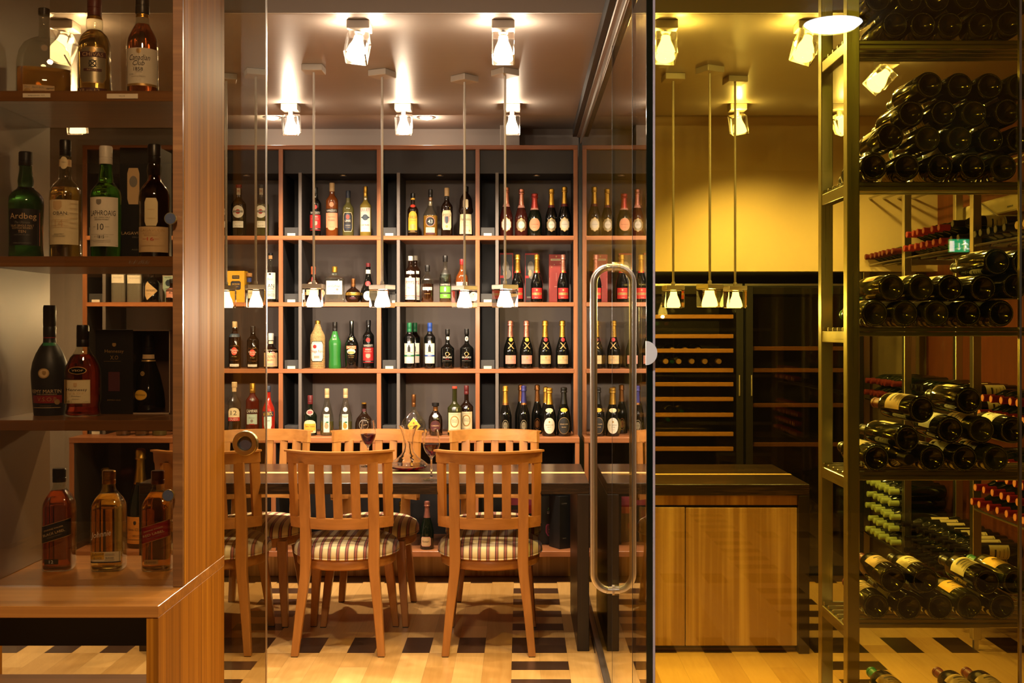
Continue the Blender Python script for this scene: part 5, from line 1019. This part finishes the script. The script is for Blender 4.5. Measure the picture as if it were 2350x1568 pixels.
CB(243, 336, 68, z2, 'bright green single malt bottle with white label and white cap, second case shelf', style=[(.94,0),(1,.02),(1,.56),(.95,.605),(.68,.65),(.50,.68),(.48,.72),(.42,.79),(.38,.85),(.37,1)], glass='greenglass', cap='whitecap', capz=.84, capdef=(.0142, .84, 1.22),
   main=[('r', -1.35, .88, .11, .54, 'white'), ('k', -.45, .495, .18, .025, 'grey'), T('LAPHROAIG', -.22, .40, 1.75, .046, 'ink'), T('ISLAY SINGLE MALT', -.25, .362, 1.05, .013, 'ink'), T('SCOTCH WHISKY', -.25, .343, .95, .013, 'ink'), T('10', -.32, .28, .40, .055, 'ink'), T('AGED', -.75, .28, .2, .008, 'grey'), T('YEARS', .08, .28, .26, .008, 'grey'), T('Most richly flavoured of all Scotch whiskies', -.25, .213, 1.5, .010, 'grey'), T('1815', -.3, .193, .42, .024, 'ink'), T('ESTD', -.65, .193, .18, .009, 'grey'), T('SCOT', .05, .193, .22, .009, 'grey'), ('r', -1.0, .3, .163, .1655, 'grey'), T('DISTILLED AND BOTTLED IN SCOTLAND', -.25, .15, 1.1, .008, 'grey'), T('700ml', .7, .12, .22, .010, 'grey')],
   neck=[('r', -.5, .5, .955, .962, 'ink'), T('ESTABLISHED 1815', -.05, .895, .72, .010, 'grey')])
CB(354, 332, 70, z2, 'dark islay whisky bottle with pale oval and wide label, in front of its carton', style=[(.94,0),(1,.02),(1,.53),(.95,.58),(.72,.635),(.46,.675),(.40,.71),(.46,.76),(.48,.80),(.40,.84),(.37,.87),(.37,1)], glass='shell', liq='darkamber', fill=.73, cap='blackcap', capz=.84, capdef=(.0142, .84, 1.2), Y=2.95,
   main=[('r', -1.2, 1.05, .055, .275, 'tan'), T('LAGAVULIN', -.12, .243, 1.6, .024, 'goldp'), T('ISLAY SINGLE MALT', -.2, .218, 1.1, .012, 'goldp'), T('SCOTCH WHISKY', -.2, .20, .9, .012, 'goldp'), T('16', -.22, .168, .42, .030, 'redorange'), ('r', -.75, -.45, .167, .169, 'redorange'), ('r', 0, .3, .167, .169, 'redorange'), ('r', -1.0, .6, .11, .112, 'goldp'), ('o', -.18, .40, .40, .12, 'cream'), ('e', -.18, .49, .12, .03, 'cream'), T('LAGAVULIN', -.18, .345, .5, .009, 'goldp'), ('r', -.4, .05, .42, .424, 'tan')])
t = thing('whisky_carton', 'dark whisky carton standing behind the bottle at the case end, second shelf', 'box', (X(338, 3.08), 3.02, z2))
wv = 92/2*3.05/F; hb = Z(343, 3.05)-z2
MB().box(-wv, wv, 0, .10, 0, hb, b=.001).build('carton', M['blackbox'], t)
class FlatS:
    def at(s, u, v, e): return (u, -e, v)
decal('print', FlatS(), [('o', -.32, .66, .30, .16, 'tan'), ('e', -.32, .70, .2, .05, 'grey'), T('LAGAVULIN', -.25, .245, 1.3, .025, 'tan'), T('ISLAY', -.1, .21, .5, .014, 'grey'), T('AGED', -.2, .10, .4, .012, 'grey')], wv, hb, t)
CB(114, 701, 80, z3, 'matte black cognac bottle with red band and gold medallion, third case shelf', Y=3.0, style=[(.84,0),(.86,.02),(.94,.20),(1,.34),(1,.40),(.92,.48),(.74,.56),(.52,.625),(.36,.66),(.34,.72),(.33,1)], glass='matteb', cap='blackcap', capz=.71, capdef=(.0155, .71, 1.08),
   main=[('r', -1.1, .72, .115, .185, 'redcap'), T('V.S.O.P', -.15, .15, 1.05, .036, 'goldp'), ('e', .42, .125, .16, .025, 'goldp'), T('REMY MARTIN', -.22, .222, 1.75, .032, 'tan'), T('FINE CHAMPAGNE', -.15, .195, 1.1, .010, 'tan'), ('r', -1.0, .62, .072, .076, 'tan'), T('COGNAC', -.2, .09, .6, .008, 'goldp'), ('e', -.30, .385, .30, .046, 'goldp'), ('e', -.30, .385, .24, .036, 'tan'), ('k', -.26, .388, .1, .02, 'goldp')],
   neck=[('r', -.4, .4, .632, .66, 'greencap'), ('r', -.4, .4, .702, .709, 'redcap')])
CB(190, 746, 79, z3, 'red-brown cognac bottle with cream label and black cap on the third case shelf', Y=2.955, style=[(.86,0),(.98,.015),(1,.04),(.94,.07),(.92,.12),(1,.16),(1,.48),(.93,.55),(.72,.635),(.48,.70),(.37,.745),(.33,.80),(.33,1)], glass='shell', liq='cognac', fill=.68, sy=.7, cap='blackcap', capz=.76, capdef=(.0145, .76, 1.1),
   main=[('r', -1.0, .42, .145, .405, 'goldp'), ('r', -.98, .40, .15, .40, 'cream'), T('Hennessy', -.32, .292, 1.12, .040, 'ink'), T('V S O P', -.34, .255, .85, .022, 'tan'), T('Privilege', -.36, .225, .5, .016, 'grey', 0, .3), T('COGNAC', -.36, .197, .4, .009, 'grey'), ('k', -.40, .35, .1, .022, 'tan'), T('e 700ml', .18, .168, .26, .009, 'grey'), ('e', -.28, .505, .50, .042, 'goldp'), ('e', -.28, .505, .45, .034, 'bkg'), T('VSOP', -.28, .505, .62, .020, 'tan')])
# open gift carton with a bottle inside
t = thing('gift_box', 'open dark cognac gift carton with a display window, third case shelf', 'box', (X(209, 3.0), 3.03, z3))
kx3 = 3.03/F; wA = (296-209)*kx3; wB = (398-209)*kx3; hb = Z(757, 3.03)-z3
MB().box(0, wA, 0, .11, 0, hb, b=.001).build('carton', M['blackbox'], t)
mb = MB(); mb.box(wA, wB, .108, .11, 0, hb, 0); mb.box(wA, wB, 0, .108, 0, .003, 0); mb.box(wA, wB, 0, .108, hb-.003, hb, 0); mb.box(wB-.021, wB, 0, .108, .003, hb-.003, 0)
mb.box(wB-.0235, wB-.021, -.0008, .0, 0, hb, 1); mb.box(wA, wB-.021, -.0008, 0, hb-.0035, hb, 1); mb.box(wA, wB-.021, -.0008, 0, 0, .0035, 1)
mb.build('window_frame', [M['cardbrown'], M['cardwhite']], t)
class Fl2:
    def at(s, u, v, e): return (wA/2+u, -e, v)
decal('print', Fl2(), [T('Hennessy', 0, .74, 1.0, .05, 'goldp'), T('X.O', 0, .67, .42, .048, 'goldp'), ('r', -.55, .35, .625, .6275, 'goldp'), ('k', 0, .82, .1, .022, 'goldp'), ('r', -.3, .3, .27, .50, 'maroon'), T('EXTRA OLD', 0, .165, .7, .014, 'goldp')], wA/2, hb, t)
CB(341, 769, 74, z3+.0035, 'black old cognac bottle with gold oval label inside the open carton', Y=3.078, style=[(.85,0),(.98,.03),(1,.10),(.93,.25),(.70,.48),(.46,.62),(.36,.70),(.33,.76),(.33,1)], glass='bk', cap='blackcap', capz=.755, capdef=(.0142, .755, 1.12),
   main=[('e', -.50, .225, .42, .068, 'goldp'), ('e', -.50, .225, .39, .062, 'yellow'), T('Hennessy', -.50, .225, .66, .03, 'ink'), ('e', -.36, .50, .14, .03, 'goldp'), T('XO', -.36, .50, .2, .03, 'bk')],
   neck=[('r', -.6, .6, .655, .675, 'goldp'), ('r', -.45, .45, .69, .745, 'tan')])
jw = [(.90,0),(.98,.012),(1,.03),(1,.60),(.97,.655),(.82,.71),(.58,.765),(.42,.80),(.36,.83),(.34,1)]
class StripS:
    def at(s, u, v, e): return (u, 2.8205-e, v)
for px, py, s_, w_, h_ in PRICE:
    k_ = 2.82/F; o = decal('price_lettering', StripS(), [('t', s_, X(px, 2.82), Z(py, 2.82), w_*k_, h_*k_, 'ink')], 1, 1, dc); o.location = (-XS, -2.615, 0)
def walker(px, ytop, w, liq, cap, label, col, l1, l2, tx):
    return CB(px, ytop, w, z4, label, Y=3.02, style=jw, glass='shell', liq=liq, fill=.70, ex=5, rz=.10, n=48, cap=cap, capz=.875, capdef=(.0145, .875, 1.2),
      main=[('q',)]+[] if 0 else [], neck=[])
def slant(surf, r, h, t, col, l1, l2, tx):
    sh = MB(); vs = []; nu = 14
    c = lambda u: .41 + .085*u/ r*.5
    for b in range(2):
        for a in range(nu+1):
            u = -r*.97 + 2*r*.97*a/nu; v = (c(u) + (-.095 if b == 0 else .075))*h
            vs.append(surf.at(u, v, .0006))
    sh.add(vs, [(a, a+1, nu+2+a, nu+1+a) for a in range(nu)], 0, True)
    for e_, off in ((1, -.095), (1, .070)):
        vs = []
        for b in range(2):
            for a in range(nu+1):
                u = -r*.97 + 2*r*.97*a/nu; vs.append(surf.at(u, (c(u)+off+.006*b)*h, .0009))
        sh.add(vs, [(a, a+1, nu+2+a, nu+1+a) for a in range(nu)], 1, True)
    sh.build('label', [M[col], M['goldp']], t)
    ang = math.atan(.0425*h/r)
    decal('label_lettering', surf, [T(l1, -.1, .425, 1.35, .018, tx, ang), T(l2, -.08, .385, 1.5, .024, tx, ang), T('SCOTCH WHISKY', -.05, .352, 1.0, .010, 'grey', ang)], r, h, t, .0012)
for px, yt, w, liq, cap, lb, col, l1, l2 in ((136, 1075, 66, 'redl', 'blackcap', 'square whisky bottle with slanted black label, bottom of the case', 'blackbox', 'JOHNNIE WALKER', 'BLACK LABEL'), (362, 1080, 66, 'amberl', 'copper', 'square whisky bottle with slanted red label behind the lower door knob', 'redcap', 'JOHNNIE WALKER', 'RED LABEL')):
    b = CB(px, yt, w, z4, lb, Y=3.02, style=jw, glass='shell', liq=liq, fill=.79, ex=5, rz=.12, n=48, cap=cap, capz=.865, capdef=(.0145, .865, 1.2))
    h = Z(yt, 3.02)-z4; r = w/2*3.02/F; sf = Surf(profile(jw, r, h)[0], 5, 1)
    slant(sf, r, h, b, col, l1, l2, 'tan')
    decal('foot_label', sf, [('r', -.72, .22, .075, .125, 'blackbox' if px < 200 else 'goldp'), T('12' if px < 200 else 'BLENDED', -.25, .10, .28 if px < 200 else .7, .03 if px < 200 else .015, 'white' if px < 200 else 'ink')], r, h, b)
b = CB(250, 1080, 71, z4, 'square pale golden whisky bottle with white script, middle of the case bottom', Y=3.02, style=jw, glass='shell', liq='goldl', fill=.77, ex=5, rz=.12, n=48, cap='gold', capz=.865, capdef=(.0145, .865, 1.2))
h = Z(1080, 3.02)-z4; r = 71/2*3.02/F; sf = Surf(profile(jw, r, h)[0], 5, 1)
decal('label', sf, [('r', -.93, .93, .105, .205, 'cream'), ('r', -.93, .93, .095, .107, 'navy'), ('r', -.93, -.05, .13, .20, 'yellow'), T('Johnnie', -.45, .178, .75, .04, 'navy', .1, .3), T('BLONDE', -.45, .143, .5, .022, 'navy'), T('BLENDED', .3, .145, .5, .016, 'navy'), T('SCOTCH WHISKY', .3, .125, .6, .012, 'navy'), ('r', .0, .6, .185, .188, 'grey'), ('r', .0, .6, .172, .175, 'grey')], r, h, b)
decal('script', sf, [T('Johnnie', -.25, .375, 1.25, .075, 'white', .16, .35)], r, h, b, .0007)
# ================================================================== front wine rack
ORD = ['first', 'second', 'third', 'fourth', 'fifth', 'sixth', 'seventh', 'eighth', 'ninth', 'tenth', 'eleventh', 'twelfth']
YF = 3.075                                    # plane of the bottle bases
SHELF = [2.249, 1.851, 1.442, 1.037, .622, .35]
rk = thing('wine_rack', 'steel wine rack with bottles lying base outwards behind the amber glass', 'wine rack', (.92, 3.06, 0))
def RK(name, mb, mat): return mb.build(name, mat, rk, loc=(-.92, -3.06, 0))
xp0, xp1 = X(1939, 3.06), X(1968, 3.06)
xb = X(1884, 3.32)
PW = xp1-xp0
for y0 in (3.04, 3.30):
    for x0 in (xp0, 2.22): RK('post', MB().box(x0, x0+PW, y0, y0+PW, 0, 2.665, b=.002), M['steel'])
for i, z in enumerate(SHELF):
    for x0 in (xp0+.002, 2.222): RK('side_rail', MB().box(x0, x0+.03, 3.04+PW, 3.30, z-.045, z-.012, b=.002), M['steel_y'])
    nb = MB()
    for k in range(5): nb.box(xp1-.03, 2.25, 3.098+.048*k, 3.109+.048*k, z-.0125, z-.0005, b=.002)
    RK('bar_shelf', nb, M['steel_x'])
    RK('front_rail', MB().box(xp1, 2.22, 3.096, 3.11, z-.026, z-.0135, b=.002), M['steel_x'])
# wine bottle prototype
WB = [(.0006, .020), (.010, .017), (.020, .006), (.0265, .0012), (.0315, .0), (.0355, .0025), (.0378, .008), (.0378, .185), (.0365, .200), (.029, .220), (.0195, .236), (.0155, .248), (.0148, .262), (.0142, .286)]
def bead_ring(mb, r, n, z=-.0008, q=.0018):
    for k in range(n):
        a = 2*PI*k/n; c, s_ = math.cos(a), math.sin(a); x, y = r*c, r*s_
        mb.add([(x+q*c, y+q*s_, z+.0006), (x-q*c, y-q*s_, z+.0006), (x-q*s_, y+q*c, z+.0006), (x+q*s_, y-q*c, z+.0006), (x, y, z-.0010)], [(0,2,4),(2,1,4),(1,3,4),(3,0,4)], 1, True)
def wine_proto(glass, cap, labm, name='wine_bottle', capend=None, beads=True, n=28):
    t = thing(name, 'x', 'wine bottle', (0, 0, -50))
    mb = MB().lathe(WB + [(.0006, .2865)], n, cap=False)
    if beads: bead_ring(mb, .0318, 46)
    mb.build('glass_body', [M[glass], M['bead_glint']], t, angle=60)  # beads get a lighter colour that paints in their glints
    MB().lathe([(.0160, .246), (.0155, .262), (.0150, .285), (.0162, .286), (.0162, .298), (.014, .2995)], 18, 0).lathe([(.0004, .2998), (.0142, .2998)], 18, 1, cap=False).build('capsule', [M[cap], M[capend or cap]], t, angle=30)
    if labm:
        sf = Surf([(.0378, 0), (.0378, .2)])
        decal('label', sf, [('r', -1.15, 1.15, .065, .155, labm), ('r', -.8, .8, .072, .075, 'grey'), ('r', -.55, .55, .125, .133, 'ink'), ('r', -.4, .4, .108, .112, 'grey'), ('r', -.6, .6, .09, .0925, 'grey')], .0378, 1, t)
    return t
protos = [wine_proto('winegl', 'blackcap', 'cream'), wine_proto('winegl', 'burg', 'tan'), wine_proto('wineol', 'greencap', 'yellow'), wine_proto('winegl', 'darkfoil', 'white')]
used = [0]*len(protos)
def lying(i, loc, base_rot, roll, yaw, label, group, pr=protos, us=used, pitch=0):
    Rm = Matrix.Rotation(yaw, 3, 'Z') @ Matrix.Rotation(pitch, 3, 'X') @ base_rot @ Matrix.Rotation(roll, 3, 'Z')
    e = Rm.to_euler()
    if us[i] == 0:
        o = pr[i]; o.location = loc; o.rotation_euler = e; o['label'] = label; o['group'] = group; us[i] = 1
        return o
    return dup(pr[i], loc, e, label, group)
BACK = Matrix.Rotation(-PI/2, 3, 'X'); LEFT = Matrix.Rotation(-PI/2, 3, 'Y')
piles = {
 0: ('topmost shelf', [[(2055,56),(2120,57),(2183,57),(2253,53),(2315,55)], [(2016,-4),(2090,-4),(2154,-4),(2220,-6),(2288,-4),(2342,0)]]),
 1: ('shelf at the tilted spotlight', [[(2005,381),(2081,381),(2157,382),(2232,382),(2306,382)], [(2046,311),(2130,318),(2202,319),(2275,319),(2341,319)], [(2094,259),(2169,257),(2240,258),(2311,257)], [(2134,195),(2203,197),(2273,197),(2341,198)]]),
 2: ('shelf at eye height', [[(2008,718),(2079,719),(2150,720),(2224,720),(2299,717)], [(2046,661),(2115,660),(2184,661),(2257,662),(2331,656)], [(2291,601),(2352,602)]]),
 3: ('shelf at table height', [[(2014,1050),(2141,1051),(2215,1052),(2287,1052)], [(2085,1008),(2181,987),(2257,988),(2326,988)], [(2119,941),(2225,920)]]),
 4: ('low shelf', [[(2014,1393),(2085,1394),(2158,1395),(2229,1396),(2302,1396)], [(2048,1331),(2124,1333),(2264,1336),(2334,1337)]]),
}
rnd = random.Random(11)
for s, (nm, rows) in piles.items():
    for r_, row in enumerate(rows):
        rowname = {0: 'bottom row', 1: 'second row', 2: 'third row', 3: 'top row'}[r_]
        for k, (px, py) in enumerate(row):
            z = Z(py, YF)
            if r_ == 0: z = SHELF[s] + .0382
            pi = rnd.choice([0, 0, 1, 3, 2 if s in (1, 3, 4) else 0]); roll = rnd.uniform(-.9, .9) + (PI if s < 2 and rnd.random() < .4 else 0)
            if s == 2 and r_ == 1 and k < 2: pi, roll = 2, .2
            if s == 2 and r_ == 0 and k < 3: pi = 2
            yaw = rnd.uniform(-.03, .03)
            if s == 4: roll = rnd.uniform(-.5, .3)
            if s == 3 and r_ >= 1 and k == 0: yaw = .12
            lying(pi, (X(px, YF), YF + rnd.uniform(-.006, .012), z), BACK, roll, yaw, 'dark bottle base, %s from the post, %s, rack %s' % (ORD[k], rowname, nm), 'wine bottles in the front rack')
lying(0, (X(2076, 3.05)+.004, 3.05+.30, SHELF[3]+.0385), Matrix.Rotation(PI/2, 3, 'X'), 0, .03, 'wine bottle lying with its neck towards the viewer under the pile at table height', 'wine bottles in the front rack')
for k, (xx, i, w) in enumerate(((1.071, 2, 'pale green capsule, nearest the post'), (1.272, 1, 'red capsule, left of the pair'), (1.36, 1, 'red capsule, right of the pair'))):
    lying(i, (xx, 3.07, SHELF[5]+.0385), BACK, .1, 0, 'wine bottle on the lowest rack shelf with %s' % w, 'wine bottles in the front rack')

# ================================================================== cellar racks along the right wall
XR = 2.015
cr = thing('cellar_rack', 'steel cellar racking along the boarded right wall', 'wine rack', (XR, 5.3, 0))
def CR(name, mb, mat): return mb.build(name, mat, cr, loc=(-XR, -5.3, 0))
PY = [6.50, 5.81, 4.93, 4.10]
for y in PY:
    for x in (XR, 2.285):
        CR('post', MB().box(x, x+.038, y-.019, y+.019, .05, 2.2, b=.002), M['steel'])
        CR('foot', MB().box(x+.009, x+.029, y-.01, y+.01, 0, .05), M['steel'])
    for z in (1.814, 1.034, .25): CR('cross_rail', MB().box(XR+.038, 2.285, y-.012, y+.012, z-.04, z-.012, b=.002), M['steel_x'])
def shelf(y0, y1, z):
    nb = MB()
    for x in (XR+.004, XR+.085, XR+.17, XR+.255): nb.tube([(x+.006, y0, z-.006), (x+.006, y1, z-.006)], .006, 8)
    CR('tube_shelf', nb, M['steel_y'])
for a, b in zip(PY, PY[1:]):
    for z in (2.2, 1.814, 1.034, .25): shelf(b+.02, a-.02, z)
shelf(4.12, 4.91, .639)
CR('brace', MB().tube([(2.30, 5.79, 2.18), (2.30, 4.95, 1.83)], .004, 6), M['steel_x'])
cp = [wine_proto('bkg', 'burg', None, beads=False, n=16), wine_proto('bkg', 'redcap', None, capend='peach', beads=False, n=16), wine_proto('bkg', 'palegreen', None, beads=False, n=16),
      wine_proto('bkg', 'blackcap', 'cream', beads=False, n=16), wine_proto('bkg', 'creamcap', None, beads=False, n=16), wine_proto('bkg', 'crim', None, beads=False, n=16), wine_proto('bkg', 'orangecap', None, beads=False, n=16)]
cu = [0]*len(cp)
def stack(y0, n, z, layers, kind, where, pitch=.081, skip=0):
    caps = ['burgundy', 'red', 'pale green', 'black', 'cream', 'coral red', 'orange'][kind]
    for L in range(layers):
        m = n - (L % 2) - (0 if L < 2 else skip)
        for k in range(m):
            y = y0 + pitch*(k + .5*(L % 2)); zz = z + .0385 + L*.0682
            lying(kind, (2.285 + rnd.uniform(-.008, .008), y, zz), LEFT, rnd.uniform(-.4, .4), rnd.uniform(-.02, .02),
                  '%s-capped bottle, %s from near end, layer %s, %s' % (caps, ORD[k], ['one', 'two', 'three', 'four', 'five'][L], where), 'bottles in the cellar racks', cp, cu)
stack(5.88, 7, 1.814, 1, 0, 'far high cellar shelf')
stack(5.88, 7, 1.034, 2, 0, 'far middle cellar shelf')
stack(5.93, 6, .25, 5, 2, 'far low cellar shelf')
stack(5.22, 7, 1.814, 2, 5, 'middle bay high shelf')
stack(5.02, 2, 1.814, 2, 3, 'high shelf beside coral caps', .09)
stack(5.05, 8, 1.034, 2, 3, 'middle bay waist-high shelf', .088)
stack(5.02, 9, .25, 3, 3, 'middle bay low shelf', .088)
stack(4.52, 5, 1.814, 1, 3, 'near high shelf')
stack(4.18, 4, 1.814, 2, 4, 'near high shelf end')
stack(4.20, 8, 1.034, 2, 1, 'near waist-high shelf')
stack(4.20, 9, .639, 4, 1, 'near shelf with bright tube')
stack(4.30, 3, .25, 1, 6, 'near low shelf')
t = thing('ventilation_box', 'cream wall unit above the red-capped bottles', 'wall unit', (2.40, 5.6, 2.04))
MB().box(-.06, .018, -.42, .30, -.04, .04, b=.006).build('casing', M['cream'], t)
MB().box(-.062, -.0605, -.36, -.30, -.02, -.012).build('vent_slot', M['grey'], t)
# bottles in the wine fridge
fp = [wine_proto('winegl', 'goldp', None, beads=False, n=16)]; fu = [0]
zf = Z(850, 6.47)+.0125
for k, px in enumerate((1528, 1558, 1588, 1618, 1650)):
    lying(0, (X(px, 6.5), 6.80, zf+.0385), Matrix.Rotation(PI/2, 3, 'X'), 0, 0, 'wine bottle in the fridge, %s from the glass edge in the lower row' % ORD[k], 'bottles in the wine fridge', fp, fu)
for k, px in enumerate((1543, 1573, 1603)):
    lying(0, (X(px, 6.5), 6.80, zf+.0385+.0675), Matrix.Rotation(PI/2, 3, 'X'), 0, 0, 'wine bottle in the fridge, %s from the glass edge in the upper row' % ORD[k], 'bottles in the wine fridge', fp, fu)

# ================================================================== camera and world
cam = bpy.data.cameras.new('camera'); co = bpy.data.objects.new('camera', cam); COL.objects.link(co)
co.location = (0, 0, H); co.rotation_euler = (PI/2, 0, 0)
cam.sensor_width = 36; cam.lens = F/2350*36; cam.shift_x = -(CX-1175)/2350; cam.shift_y = (CY-784)/2350
cam.clip_start = .05; cam.clip_end = 60
sc.camera = co
wd = bpy.data.worlds.new('lobby_ambience'); sc.world = wd; wd.use_nodes = True
wd.node_tree.nodes['Background'].inputs[0].default_value = (.9, .75, .6, 1); wd.node_tree.nodes['Background'].inputs[1].default_value = .12
vs = sc.view_settings; vs.view_transform = 'Standard'; vs.look = 'None'; vs.exposure = 0.36; vs.gamma = 1; vs.use_curve_mapping = False
cy = sc.cycles
cy.max_bounces = 9; cy.diffuse_bounces = 3; cy.glossy_bounces = 4; cy.transmission_bounces = 8; cy.transparent_max_bounces = 28
cy.caustics_reflective = False; cy.caustics_refractive = False; cy.sample_clamp_indirect = 4; cy.use_denoising = True
try: cy.denoiser = 'OPENIMAGEDENOISE'
except Exception: pass
